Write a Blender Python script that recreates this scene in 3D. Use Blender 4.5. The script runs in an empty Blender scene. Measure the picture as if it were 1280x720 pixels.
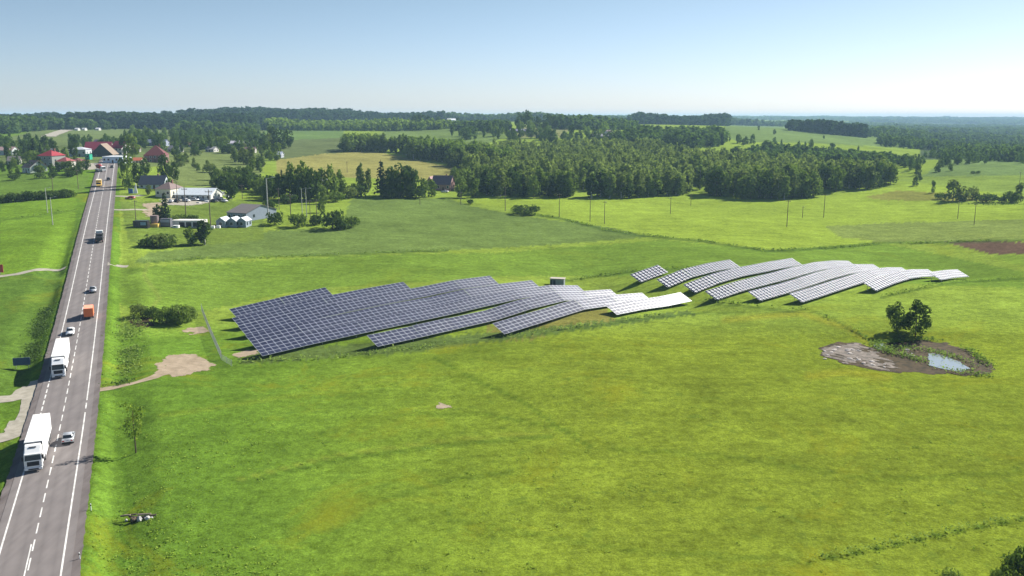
import bpy, bmesh, math, random
import numpy as np
from mathutils import Vector, Matrix

# ------------------------------------------------------------------ camera, sky, sun, exposure
scene = bpy.context.scene
COL = scene.collection
F_PX, CAM_H = 1100.0, 53.0                      # focal length in pixels of a 1280 px wide picture, height of the drone
PITCH = math.atan(214 / F_PX)
SP, CP = math.sin(PITCH), math.cos(PITCH)
cam_d = bpy.data.cameras.new('camera'); cam = bpy.data.objects.new('camera', cam_d); COL.objects.link(cam)
cam.location = (0, 0, CAM_H); cam.rotation_euler = (math.pi / 2 - PITCH, 0, 0)
cam_d.sensor_width = 36; cam_d.lens = 36 * F_PX / 1280; cam_d.clip_start = 0.5; cam_d.clip_end = 60000
scene.camera = cam

SUN_AZ, SUN_EL = math.radians(47), math.radians(34)     # clockwise from the view direction (+Y)
world = bpy.data.worlds.new('World'); scene.world = world; world.use_nodes = True
wn = world.node_tree.nodes; wl = world.node_tree.links
bg = wn['Background']; sky = wn.new('ShaderNodeTexSky'); sky.sky_type = 'NISHITA'; sky.sun_disc = False
sky.sun_elevation = SUN_EL; sky.sun_rotation = SUN_AZ; sky.altitude = 200; sky.air_density = 1.0; sky.dust_density = 0.35; sky.ozone_density = 2.0
tint = wn.new('ShaderNodeVectorMath'); tint.operation = 'MULTIPLY'; 
geo_w = wn.new('ShaderNodeTexCoord'); sepw = wn.new('ShaderNodeSeparateXYZ'); wl.new(geo_w.outputs['Generated'], sepw.inputs[0])
mrw = wn.new('ShaderNodeMapRange'); mrw.inputs[1].default_value = 0.0; mrw.inputs[2].default_value = 0.13; wl.new(sepw.outputs['Z'], mrw.inputs[0])
mxw = wn.new('ShaderNodeMix'); mxw.data_type = 'RGBA'; mxw.inputs[6].default_value = (0.90, 0.99, 1.38, 1); mxw.inputs[7].default_value = (0.855, 0.885, 0.945, 1)
wl.new(mrw.outputs[0], mxw.inputs[0]); wl.new(mxw.outputs[2], tint.inputs[1])
wl.new(sky.outputs[0], tint.inputs[0]); wl.new(tint.outputs[0], bg.inputs[0]); bg.inputs[1].default_value = 0.050
sun_d = bpy.data.lights.new('sun', 'SUN'); sun_d.energy = 5.0; sun_d.angle = math.radians(0.5); sun_d.color = (1.0, 0.95, 0.86)
sun = bpy.data.objects.new('sun', sun_d); COL.objects.link(sun)
sdir = Vector((math.sin(SUN_AZ) * math.cos(SUN_EL), math.cos(SUN_AZ) * math.cos(SUN_EL), math.sin(SUN_EL)))
sun.rotation_euler = sdir.to_track_quat('Z', 'Y').to_euler(); sun.location = (200, 100, 300)
scene.view_settings.view_transform = 'Standard'; scene.view_settings.look = 'None'
scene.view_settings.exposure = 1.12; scene.view_settings.gamma = 1; scene.view_settings.use_curve_mapping = False
scene.render.engine = 'CYCLES'
scene.cycles.use_denoising = True
scene.cycles.max_bounces = 6; scene.cycles.diffuse_bounces = 2; scene.cycles.glossy_bounces = 3
scene.cycles.transmission_bounces = 3; scene.cycles.volume_bounces = 1; scene.cycles.transparent_max_bounces = 4
HAZE_DENSITY = 1.0e-4

rng = np.random.default_rng(7); random.seed(7)

# ------------------------------------------------------------------ node materials
def node_mat(name):
    m = bpy.data.materials.new(name); m.use_nodes = True
    nt = m.node_tree
    return m, nt, nt.nodes['Principled BSDF']

def simple(name, col, rough=0.7, spec=0.3, metal=0.0, var=0.12, scale=3.0, emit=None):
    m, nt, p = node_mat(name)
    tc = nt.nodes.new('ShaderNodeTexCoord'); nz = nt.nodes.new('ShaderNodeTexNoise')
    nz.inputs['Scale'].default_value = scale; nz.inputs['Detail'].default_value = 4
    nt.links.new(tc.outputs['Object'], nz.inputs['Vector'])
    mr = nt.nodes.new('ShaderNodeMapRange'); mr.inputs[1].default_value = 0.3; mr.inputs[2].default_value = 0.7
    mr.inputs[3].default_value = 1 - var; mr.inputs[4].default_value = 1 + var
    nt.links.new(nz.outputs[0], mr.inputs[0])
    mx = nt.nodes.new('ShaderNodeVectorMath'); mx.operation = 'SCALE'
    mx.inputs[0].default_value = col[:3]; nt.links.new(mr.outputs[0], mx.inputs['Scale'])
    nt.links.new(mx.outputs[0], p.inputs['Base Color'])
    p.inputs['Roughness'].default_value = rough; p.inputs['Metallic'].default_value = metal
    p.inputs['Specular IOR Level'].default_value = spec
    return m

def foliage(name, dark, light, trans, per_object=True, tmix=0.3):
    m = bpy.data.materials.new(name); m.use_nodes = True; nt = m.node_tree; n = nt.nodes; L = nt.links
    n.remove(n['Principled BSDF']); out = n['Material Output']
    geo = n.new('ShaderNodeNewGeometry')
    if per_object:
        src = n.new('ShaderNodeObjectInfo').outputs['Random']
    else:
        a = n.new('ShaderNodeAttribute'); a.attribute_name = 'tint'; src = a.outputs['Fac']
    add = n.new('ShaderNodeMath'); add.operation = 'MULTIPLY_ADD'; add.inputs[1].default_value = 0.68
    mul = n.new('ShaderNodeMath'); mul.operation = 'MULTIPLY'; mul.inputs[1].default_value = 0.32
    L.new(geo.outputs['Random Per Island'], mul.inputs[0]); L.new(src, add.inputs[0]); L.new(mul.outputs[0], add.inputs[2])
    mx = n.new('ShaderNodeMix'); mx.data_type = 'RGBA'
    mx.inputs[6].default_value = (*dark, 1); mx.inputs[7].default_value = (*light, 1); L.new(add.outputs[0], mx.inputs[0])
    d = n.new('ShaderNodeBsdfDiffuse'); t = n.new('ShaderNodeBsdfTranslucent'); t.inputs[0].default_value = (*trans, 1)
    L.new(mx.outputs[2], d.inputs[0])
    ms = n.new('ShaderNodeMixShader'); ms.inputs[0].default_value = tmix
    L.new(d.outputs[0], ms.inputs[1]); L.new(t.outputs[0], ms.inputs[2]); L.new(ms.outputs[0], out.inputs[0])
    return m

M = {}
LEAF = {'mid': ((0.062, 0.104, 0.025), (0.138, 0.195, 0.044), (0.17, 0.26, 0.03)),
        'light': ((0.088, 0.132, 0.034), (0.160, 0.215, 0.055), (0.21, 0.31, 0.05)),
        'dark': ((0.032, 0.062, 0.019), (0.080, 0.124, 0.032), (0.08, 0.14, 0.02)),
        'needle': ((0.018, 0.038, 0.017), (0.042, 0.070, 0.028), (0.03, 0.06, 0.015)),
        'olive': ((0.080, 0.114, 0.036), (0.155, 0.195, 0.060), (0.20, 0.27, 0.05)),
        'grass': ((0.105, 0.165, 0.020), (0.190, 0.255, 0.040), (0.22, 0.33, 0.03))}
for k, (a, b, c) in LEAF.items():
    M['leaf_' + k] = foliage('leaf_' + k, a, b, c)
    M['wood_' + k] = foliage('wood_' + k, tuple(v * 1.0 for v in a), tuple(v * 1.5 for v in b), tuple(v * 1.4 for v in c), False)
M['bark'] = simple('bark', (0.10, 0.075, 0.05), 0.9)
M['birch_bark'] = simple('birch_bark', (0.42, 0.40, 0.36), 0.85, var=0.35)
M['white_paint'] = simple('white_paint', (0.80, 0.80, 0.79), 0.35, 0.5, var=0.03)
M['trailer_white'] = simple('trailer_white', (0.80, 0.81, 0.82), 0.45, 0.4, var=0.04, scale=0.8)
M['trailer_roof'] = simple('trailer_roof', (0.72, 0.71, 0.67), 0.6, 0.3, var=0.06, scale=0.8)
M['silver_paint'] = simple('silver_paint', (0.36, 0.38, 0.41), 0.35, 0.5, metal=0.2, var=0.02)
M['pearl_paint'] = simple('pearl_paint', (0.74, 0.75, 0.76), 0.3, 0.6, var=0.02)
M['black_paint'] = simple('black_paint', (0.02, 0.02, 0.022), 0.3, 0.5)
M['orange_paint'] = simple('orange_paint', (0.75, 0.17, 0.05), 0.45, 0.4, var=0.05)
M['yellow_paint'] = simple('yellow_paint', (0.75, 0.50, 0.12), 0.45, 0.4)
M['red_paint'] = simple('red_paint', (0.40, 0.05, 0.05), 0.45, 0.4)
M['blue_paint'] = simple('blue_paint', (0.05, 0.13, 0.35), 0.45, 0.4)
M['green_paint'] = simple('green_paint', (0.02, 0.22, 0.13), 0.5, 0.4)
M['brown_load'] = simple('brown_load', (0.20, 0.11, 0.06), 0.8)
M['glass'] = simple('dark_glass', (0.015, 0.02, 0.025), 0.12, 0.5, var=0.0)
M['house_glass'] = simple('window_glass', (0.03, 0.04, 0.05), 0.15, 0.5, var=0.1)
M['rubber'] = simple('rubber', (0.018, 0.018, 0.018), 0.85)
M['rim'] = simple('rim', (0.4, 0.4, 0.42), 0.4, 0.5, metal=0.6)
M['dark_plastic'] = simple('dark_plastic', (0.025, 0.025, 0.028), 0.6)
M['chassis'] = simple('chassis', (0.05, 0.05, 0.055), 0.8)
M['lamp'] = simple('headlamp', (0.65, 0.68, 0.7), 0.15, 0.6, var=0)
M['tail'] = simple('tail_lamp', (0.35, 0.02, 0.02), 0.3, 0.5, var=0)
M['steel'] = simple('galvanised_steel', (0.42, 0.43, 0.44), 0.45, 0.5, metal=0.5)
M['alu'] = simple('aluminium_frame', (0.52, 0.54, 0.59), 0.48, 0.5, metal=0.35, var=0.03)
M['pole_wood'] = simple('pole_wood', (0.16, 0.12, 0.09), 0.9, var=0.25)
M['concrete'] = simple('concrete', (0.46, 0.45, 0.43), 0.85)
M['ins'] = simple('insulator', (0.5, 0.5, 0.48), 0.3, 0.5)
M['line_paint'] = simple('road_paint', (0.58, 0.57, 0.54), 0.7, 0.3, var=0.25, scale=0.7)

def glass_mod():
    m, nt, p = node_mat('solar_glass')
    oi = nt.nodes.new('ShaderNodeObjectInfo')
    mx = nt.nodes.new('ShaderNodeMix'); mx.data_type = 'RGBA'
    mx.inputs[6].default_value = (0.010, 0.014, 0.042, 1); mx.inputs[7].default_value = (0.020, 0.025, 0.060, 1)
    nt.links.new(oi.outputs['Random'], mx.inputs[0]); nt.links.new(mx.outputs[2], p.inputs['Base Color'])
    p.inputs['Roughness'].default_value = 0.36; p.inputs['Specular IOR Level'].default_value = 0.42
    return m
M['solar'] = glass_mod()

def asphalt(name, a, b, streak=True, sc=0.35):
    m, nt, p = node_mat(name)
    tc = nt.nodes.new('ShaderNodeTexCoord'); mp = nt.nodes.new('ShaderNodeMapping')
    mp.inputs['Rotation'].default_value[2] = -math.atan(0.425); mp.inputs['Scale'].default_value = (1.0, 0.03, 1)
    nt.links.new(tc.outputs['Object'], mp.inputs[0])
    n1 = nt.nodes.new('ShaderNodeTexNoise'); n1.inputs['Scale'].default_value = 0.9; n1.inputs['Detail'].default_value = 3
    nt.links.new((mp if streak else tc).outputs[0 if streak else 3], n1.inputs['Vector'])
    n2 = nt.nodes.new('ShaderNodeTexNoise'); n2.inputs['Scale'].default_value = sc; n2.inputs['Detail'].default_value = 6
    nt.links.new(tc.outputs['Object'], n2.inputs['Vector'])
    ad = nt.nodes.new('ShaderNodeMath'); ad.operation = 'MULTIPLY_ADD'; ad.inputs[1].default_value = 0.6
    hm = nt.nodes.new('ShaderNodeMath'); hm.operation = 'MULTIPLY'; hm.inputs[1].default_value = 0.4
    nt.links.new(n2.outputs[0], hm.inputs[0]); nt.links.new(n1.outputs[0], ad.inputs[0]); nt.links.new(hm.outputs[0], ad.inputs[2])
    cr = nt.nodes.new('ShaderNodeValToRGB'); cr.color_ramp.elements[0].position = 0.35; cr.color_ramp.elements[1].position = 0.65
    cr.color_ramp.elements[0].color = (*a, 1); cr.color_ramp.elements[1].color = (*b, 1)
    nt.links.new(ad.outputs[0], cr.inputs[0])
    if streak:
        m2 = nt.nodes.new('ShaderNodeMapping'); m2.inputs['Rotation'].default_value[2] = -math.atan(0.425); nt.links.new(tc.outputs['Object'], m2.inputs[0])
        sx = nt.nodes.new('ShaderNodeSeparateXYZ'); nt.links.new(m2.outputs[0], sx.inputs[0])
        a1 = nt.nodes.new('ShaderNodeMath'); a1.operation = 'ADD'; a1.inputs[1].default_value = 16.65 * math.cos(math.atan(0.425)); nt.links.new(sx.outputs[0], a1.inputs[0])
        a2 = nt.nodes.new('ShaderNodeMath'); a2.operation = 'ABSOLUTE'; nt.links.new(a1.outputs[0], a2.inputs[0])
        a3 = nt.nodes.new('ShaderNodeMath'); a3.operation = 'DIVIDE'; a3.inputs[1].default_value = 6.0; nt.links.new(a2.outputs[0], a3.inputs[0])
        wr = nt.nodes.new('ShaderNodeValToRGB'); e = wr.color_ramp.elements; e[0].position = 0; e[0].color = (1.03, 1.03, 1.03, 1); e[1].position = 1; e[1].color = (.86, .84, .82, 1)
        for ps, v in ((.11, .97), (.17, .87), (.23, .97), (.31, 1.04), (.40, .98), (.46, .88), (.52, .98), (.64, 1.02), (.74, .96)):
            q = e.new(ps); q.color = (v, v, v, 1)
        nt.links.new(a3.outputs[0], wr.inputs[0])
        mm = nt.nodes.new('ShaderNodeMix'); mm.data_type = 'RGBA'; mm.blend_type = 'MULTIPLY'; mm.inputs[0].default_value = 1.0
        nt.links.new(cr.outputs[0], mm.inputs[6]); nt.links.new(wr.outputs[0], mm.inputs[7]); nt.links.new(mm.outputs[2], p.inputs['Base Color'])
    else: nt.links.new(cr.outputs[0], p.inputs['Base Color'])
    p.inputs['Roughness'].default_value = 0.85; p.inputs['Specular IOR Level'].default_value = 0.25
    return m
M['asphalt'] = asphalt('asphalt', (0.142, 0.126, 0.121), (0.188, 0.168, 0.160))
M['shoulder'] = asphalt('gravel_shoulder', (0.100, 0.084, 0.080), (0.165, 0.145, 0.138))
M['dirt'] = asphalt('dry_dirt', (0.22, 0.17, 0.11), (0.34, 0.27, 0.19), False)
M['pale_dirt'] = asphalt('pale_gravel', (0.24, 0.22, 0.17), (0.36, 0.33, 0.27), False)
M['mud'] = asphalt('mud', (0.022, 0.019, 0.008), (0.082, 0.056, 0.028), False, .8)
M['mud'].node_tree.nodes['Principled BSDF'].inputs['Specular IOR Level'].default_value = 0.05
M['clay'] = asphalt('dried_clay', (0.036, 0.027, 0.018), (0.19, 0.155, 0.125), False, 1.6)

def ground_mat():
    m, nt, p = node_mat('meadow_grass'); n = nt.nodes; L = nt.links
    at = n.new('ShaderNodeAttribute'); at.attribute_name = 'cover'
    rg = n.new('ShaderNodeAttribute'); rg.attribute_name = 'rough'
    tc = n.new('ShaderNodeTexCoord')
    def noise(scale, det, rough=0.6, vec=None, dist=0.0):
        t = n.new('ShaderNodeTexNoise'); t.inputs['Scale'].default_value = scale; t.inputs['Detail'].default_value = det
        t.inputs['Roughness'].default_value = rough; t.inputs['Distortion'].default_value = dist
        L.new(vec or tc.outputs['Object'], t.inputs['Vector']); return t.outputs[0]
    def mrange(v, a, b, c, d):
        r = n.new('ShaderNodeMapRange'); r.inputs[1].default_value = a; r.inputs[2].default_value = b
        r.inputs[3].default_value = c; r.inputs[4].default_value = d; L.new(v, r.inputs[0]); return r.outputs[0]
    def mul(a, b):
        x = n.new('ShaderNodeMath'); x.operation = 'MULTIPLY'
        L.new(a, x.inputs[0]); L.new(b, x.inputs[1]); return x.outputs[0]
    big = mrange(noise(0.012, 4, dist=0.5), 0.3, 0.7, 0.82, 1.16)
    med = mrange(noise(0.09, 5, 0.65), 0.3, 0.7, 0.80, 1.17)
    fine = mrange(noise(0.75, 5, 0.7), 0.30, 0.70, 0.68, 1.30)
    mp = n.new('ShaderNodeMapping'); mp.inputs['Rotation'].default_value[2] = math.radians(12); mp.inputs['Scale'].default_value = (0.12, 1, 1)
    L.new(tc.outputs['Object'], mp.inputs[0])
    streak = mrange(noise(0.30, 4, 0.6, mp.outputs[0]), 0.3, 0.7, 0.88, 1.10)
    grain = mrange(noise(3.2, 3, 0.7), 0.30, 0.70, 0.66, 1.32)
    blot = mrange(noise(0.22, 5, 0.7, dist=1.2), 0.36, 0.64, 0.88, 1.10)
    f = mul(mul(mul(big, med), mul(fine, streak)), mul(grain, blot))
    sc = n.new('ShaderNodeVectorMath'); sc.operation = 'SCALE'; L.new(at.outputs['Color'], sc.inputs[0]); L.new(f, sc.inputs['Scale'])
    # dandelion / buttercup yellow drifts and dark weed spots, in the wild meadow only
    yel = n.new('ShaderNodeMath'); yel.operation = 'MULTIPLY'
    L.new(mrange(noise(0.035, 6, 0.7, dist=0.8), 0.55, 0.72, 0.0, 0.75), yel.inputs[0]); L.new(rg.outputs['Fac'], yel.inputs[1])
    m1 = n.new('ShaderNodeMix'); m1.data_type = 'RGBA'; L.new(yel.outputs[0], m1.inputs[0]); L.new(sc.outputs[0], m1.inputs[6])
    m1.inputs[7].default_value = (0.20, 0.20, 0.012, 1)
    spots = n.new('ShaderNodeMath'); spots.operation = 'MULTIPLY'
    L.new(mrange(noise(0.33, 3, 0.55), 0.60, 0.74, 0.0, 0.45), spots.inputs[0]); L.new(rg.outputs['Fac'], spots.inputs[1])
    m2 = n.new('ShaderNodeMix'); m2.data_type = 'RGBA'; L.new(spots.outputs[0], m2.inputs[0]); L.new(m1.outputs[2], m2.inputs[6])
    m2.inputs[7].default_value = (0.055, 0.105, 0.018, 1)
    L.new(m2.outputs[2], p.inputs['Base Color'])
    bp = n.new('ShaderNodeBump'); bp.inputs['Strength'].default_value = 0.55; bp.inputs['Distance'].default_value = 0.35
    L.new(noise(0.9, 6, 0.75), bp.inputs['Height']); L.new(bp.outputs[0], p.inputs['Normal'])
    p.inputs['Roughness'].default_value = 1.0; p.inputs['Specular IOR Level'].default_value = 0.0
    return m
M['ground'] = ground_mat()

def water_mat():
    m, nt, p = node_mat('pond_water')
    p.inputs['Base Color'].default_value = (0.24, 0.27, 0.27, 1); p.inputs['Roughness'].default_value = 0.06
    p.inputs['Specular IOR Level'].default_value = 0.9; p.inputs['IOR'].default_value = 1.6
    return m
M['water'] = water_mat()

# ------------------------------------------------------------------ geometry helpers
class MB:
    """collects faces, then links them as one mesh object"""
    def __init__(s): s.v, s.f, s.mi, s.mats = [], [], [], []
    def mat(s, m):
        m = M[m] if isinstance(m, str) else m
        if m not in s.mats: s.mats.append(m)
        return s.mats.index(m)
    def poly(s, pts, m):
        b = len(s.v); s.v += [tuple(p) for p in pts]; s.f.append(tuple(range(b, b + len(pts)))); s.mi.append(s.mat(m))
    def hull(s, a, b, m):                       # two rings of equal length, closed with caps
        n = len(a); o = len(s.v); s.v += [tuple(p) for p in a] + [tuple(p) for p in b]; k = s.mat(m)
        for i in range(n):
            j = (i + 1) % n; s.f.append((o + i, o + j, o + n + j, o + n + i)); s.mi.append(k)
        s.f.append(tuple(o + i for i in reversed(range(n)))); s.f.append(tuple(o + n + i for i in range(n))); s.mi += [k, k]
    def box(s, x0, x1, y0, y1, z0, z1, m):
        s.hull([(x0, y0, z0), (x1, y0, z0), (x1, y1, z0), (x0, y1, z0)], [(x0, y0, z1), (x1, y0, z1), (x1, y1, z1), (x0, y1, z1)], m)
    def prism_x(s, prof, x0, x1, m, top=0.0, ztop=None):   # side profile (y,z) extruded across x; points above ztop pulled in by top
        w = lambda z: top if (ztop is not None and z > ztop) else 0
        s.hull([(x0 + w(z), y, z) for y, z in prof], [(x1 - w(z), y, z) for y, z in prof], m)
    def cyl(s, p0, p1, r0, r1, m, n=8):
        p0, p1 = Vector(p0), Vector(p1); d = (p1 - p0).normalized()
        a = d.orthogonal().normalized(); b = d.cross(a)
        ring = lambda p, r: [p + r * (a * math.cos(2 * math.pi * i / n) + b * math.sin(2 * math.pi * i / n)) for i in range(n)]
        s.hull(ring(p0, r0), ring(p1, r1), m)
    def mesh(s, name, bevel=0.0, smooth=False):
        me = bpy.data.meshes.new(name); me.from_pydata(s.v, [], s.f)
        for m in s.mats: me.materials.append(m)
        me.polygons.foreach_set('material_index', s.mi)
        bm = bmesh.new(); bm.from_mesh(me)
        bmesh.ops.recalc_face_normals(bm, faces=bm.faces)
        if bevel:
            bmesh.ops.remove_doubles(bm, verts=bm.verts, dist=1e-4)
            bmesh.ops.bevel(bm, geom=[e for e in bm.edges if len(e.link_faces) == 2 and e.calc_face_angle(0) > 0.4], offset=bevel, segments=2, affect='EDGES', clamp_overlap=True)
        bm.to_mesh(me); bm.free()
        if smooth: me.polygons.foreach_set('use_smooth', [True] * len(me.polygons))
        me.update(); return me
    def build(s, name, parent=None, bevel=0.0, smooth=False, loc=None):
        return link(name, s.mesh(name, bevel, smooth), parent, loc)

def link(name, data, parent=None, loc=None, rz=None):
    o = bpy.data.objects.new(name, data); COL.objects.link(o)
    if parent: o.parent = parent
    if loc is not None: o.location = loc
    if rz is not None: o.rotation_euler = (0, 0, rz)
    return o
def thing(name, label, cat, loc=(0, 0, 0), rz=0.0, group=None):
    o = link(name, None, None, loc, rz); o.empty_display_size = 0.5
    return tag(o, label, cat, group)
def tag(o, label, cat, group=None):
    o['label'] = label; o['category'] = cat
    if group: o['group'] = group
    return o
def kind(o, k): o['kind'] = k; return o

def big_mesh(name, V, Fc, mats, smooth=False, mi=None):
    """V (n,3), Fc (m,4) quads or (m,3) tris -> mesh, fast"""
    me = bpy.data.meshes.new(name); k = Fc.shape[1]
    me.vertices.add(len(V)); me.vertices.foreach_set('co', np.ascontiguousarray(V, dtype=np.float32).ravel())
    me.loops.add(Fc.size); me.loops.foreach_set('vertex_index', np.ascontiguousarray(Fc, dtype=np.int32).ravel())
    me.polygons.add(len(Fc)); me.polygons.foreach_set('loop_start', np.arange(0, Fc.size, k, dtype=np.int32))
    me.polygons.foreach_set('loop_total', np.full(len(Fc), k, dtype=np.int32))
    for m in mats: me.materials.append(m)
    if mi is not None: me.polygons.foreach_set('material_index', np.asarray(mi, dtype=np.int32))
    if smooth: me.polygons.foreach_set('use_smooth', np.ones(len(Fc), dtype=bool))
    me.update(calc_edges=True); return me

# ------------------------------------------------------------------ the lie of the land
def ray(px, py):
    a, b = px - 640.0, py - 360.0
    return np.array([a, F_PX * CP - b * SP, -(b * CP + F_PX * SP)])
def at_plane(px, py, x0, y0, phi):
    d = ray(px, py); nx, ny = math.cos(phi), -math.sin(phi)
    t = (nx * x0 + ny * y0) / (nx * d[0] + ny * d[1]); return t * d[0], t * d[1], CAM_H + t * d[2]
def at_z(px, py, z):
    d = ray(px, py); t = (z - CAM_H) / d[2]; return t * d[0], t * d[1]
def far(px, Y):                                   # plan point on a pixel column at forward distance Y
    return Y * (px - 640.0) / 1116.0, Y
def project(x, y, z):
    zc = y * CP - (z - CAM_H) * SP
    return 640 + F_PX * x / zc, 360 - F_PX * ((z - CAM_H) * CP + y * SP) / zc

PHI = math.radians(45)                            # the panel rows run at 45 degrees to the view
TILT, SLOPE = math.radians(26), 4.5
CLEAR = 0.75                                      # height of the lower panel edge over the grass
# front edge points of every row (first = near lower corner), then the far upper corner
ROWS_A = [([(297, 399)], (406, 359)), ([(301, 410.5)], (502.5, 352.5)), ([(309, 421)], (610, 346)),
          ([(319, 434), (420, 409), (500, 391.5), (580, 374)], (666, 351)),
          ([(328, 445), (440, 423), (520, 404.5), (580, 390), (635, 377.5)], (722.5, 358)),
          ([(472, 434), (560, 414), (630, 397.5), (666, 385), (706, 375.6)], (762, 364)),
          ([(630.6, 418), (700, 395.5), (722.5, 387), (767.5, 379)], (804, 366.6)),
          ([(771, 394), (812.5, 385), (840, 381)], (849, 369))]
ROWS_B = [([(800.5, 351.7), (830.5, 340.5)], (822, 332)), ([(834.5, 359), (864.5, 345.5), (920, 333)], (912, 325)),
          ([(868.5, 364.5), (900, 353), (930, 343.7), (991, 332.5)], (991, 322.5)),
          ([(896, 374), (975, 351), (1039, 334.5)], (1061, 327)),
          ([(950, 376), (987.5, 365), (1060, 343), (1076.5, 339)], (1092, 330)),
          ([(1002.5, 378), (1060, 359), (1078, 354), (1107.5, 344.5)], (1127, 335)),
          ([(1095, 364), (1137, 349), (1152.5, 346.3), (1167, 346)], (1160, 337.4)),
          ([(1175.7, 351), (1193, 347), (1208, 347)], (1197, 338))]
CTRL = []; ROWS = []
UPH, UPX = SLOPE * math.cos(TILT), SLOPE * math.sin(TILT)
for block, zz in ((ROWS_A, (1, 1, 1, 1, 1, 1.3, 1.9, 2.3)), (ROWS_B, (2.4,) * 8)):
    for (pts, ur), z0 in zip(block, zz):
        x0, y0 = at_z(*pts[0], z0)
        for p in pts:
            x, y, z = at_plane(*p, x0, y0, PHI); CTRL.append((x, y, z - CLEAR))
        bx, by = x0 - UPH * math.cos(PHI), y0 + UPH * math.sin(PHI)
        x, y, z = at_plane(*ur, bx, by, PHI)
        CTRL.append((x + UPH * math.cos(PHI), y - UPH * math.sin(PHI), z - CLEAR - UPX))
        ROWS.append((x0, y0, (x - bx) * math.sin(PHI) + (y - by) * math.cos(PHI), block is ROWS_A))
ROAD_K, ROAD_C = -0.425, -16.65
def road_x(Y): return ROAD_C + ROAD_K * Y
ROAD_ANG = math.atan(0.425); RC, RS = math.cos(ROAD_ANG), math.sin(ROAD_ANG)
ROAD_Y = np.array([14, 60, 95, 118, 145, 167, 200, 231, 265, 298, 357, 400, 442, 508, 560, 640])
ROAD_Z = np.array([-1., -.5, 0, 0, 0.1, .8, 2.3, 4.2, 6.8, 9.3, 13.3, 15.6, 18.0, 22.0, 24.5, 26.5])
_ry = np.linspace(14, 640, 400); _rz = np.interp(_ry, ROAD_Y, ROAD_Z)
for _ in range(60): _rz[1:-1] = (_rz[:-2] + 2 * _rz[1:-1] + _rz[2:]) / 4
def road_z(Y): return np.interp(Y, _ry, _rz)
for Y in (60, 118, 167, 200, 231, 265, 298, 357, 442, 508, 560): CTRL.append((road_x(Y), Y, float(road_z(Y)) - .2))
COLUMNS = {-1.0: [(14, -2), (95, -1.5), (200, 3), (340, 12), (550, 24), (1200, 36), (2000, 44), (5000, 48), (14500, 40)],
    -.56: [(60, -2), (95, -1.5), (200, 2), (260, 6), (340, 12), (480, 20), (550, 24), (800, 29), (1200, 38), (1600, 40), (2000, 45), (3000, 40), (6000, 50), (14500, 42)],
    -.29: [(14, -2), (60, -2), (95, -1), (150, 0), (320, 5), (380, 9), (480, 14), (600, 18), (800, 24), (1100, 31), (1600, 37), (2000, 50), (3500, 42), (7000, 52), (14500, 45)],
    0.0: [(14, -2), (60, -2), (95, -1.5), (150, 0), (310, 2.0), (380, 3.0), (480, 5.0), (520, 6.5), (700, 12), (900, 19), (1150, 35), (1400, 38), (2000, 40), (3500, 42), (7000, 50), (14500, 45)],
    .29: [(14, -2), (60, -2), (95, -1), (150, .5), (340, 1.6), (400, 1.5), (560, 1), (620, 2.5), (800, 9), (1000, 18), (1300, 29), (1500, 33), (2200, 27), (4000, 22), (8000, 45), (14500, 42)],
    .56: [(60, -2), (95, -1), (150, 0), (200, .5), (290, 1.2), (400, 2), (560, 3), (750, 12), (900, 9), (1500, 0), (3000, 5), (5000, 2), (9000, 40), (14500, 40)],
    1.0: [(14, -2), (95, -1), (200, 0), (400, 2), (750, 11), (1500, 0), (5000, 2), (9000, 38), (14500, 40)]}
for u, col in COLUMNS.items():
    for Y, z in col: CTRL.append((u * Y, Y, z))
CTRL = np.array(CTRL)
_cu, _cl = CTRL[:, 0] / CTRL[:, 1] * 2.0, np.log(CTRL[:, 1])
def _phi(r2): return r2 * np.log(r2 + 1e-12) * 0.5
_n = len(CTRL); _A = np.zeros((_n + 3, _n + 3))
_A[:_n, :_n] = _phi((_cu[:, None] - _cu) ** 2 + (_cl[:, None] - _cl) ** 2) + np.eye(_n) * 1.5e-3
_P = np.stack([np.ones(_n), _cu, _cl], 1); _A[:_n, _n:] = _P; _A[_n:, :_n] = _P.T
_W = np.linalg.solve(_A, np.concatenate([CTRL[:, 2], np.zeros(3)]))
def tps(U, Lq):
    out = _W[_n] + _W[_n + 1] * U * 2 + _W[_n + 2] * Lq
    for i in range(_n): out = out + _W[i] * _phi((U * 2 - _cu[i]) ** 2 + (Lq - _cl[i]) ** 2)
    return out
def sstep(a, b, x):
    t = np.clip((x - a) / (b - a), 0, 1); return t * t * (3 - 2 * t)
GU = np.concatenate([np.linspace(-1.08, -.68, 28, endpoint=False), np.linspace(-.68, .68, 600), np.linspace(.68, 1.08, 29)[1:]])
GL = np.linspace(math.log(14.0), math.log(14500.0), 640)
_U, _L = np.meshgrid(GU, GL); GY = np.exp(_L); GX = _U * GY
GZ = tps(_U, _L)
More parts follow.
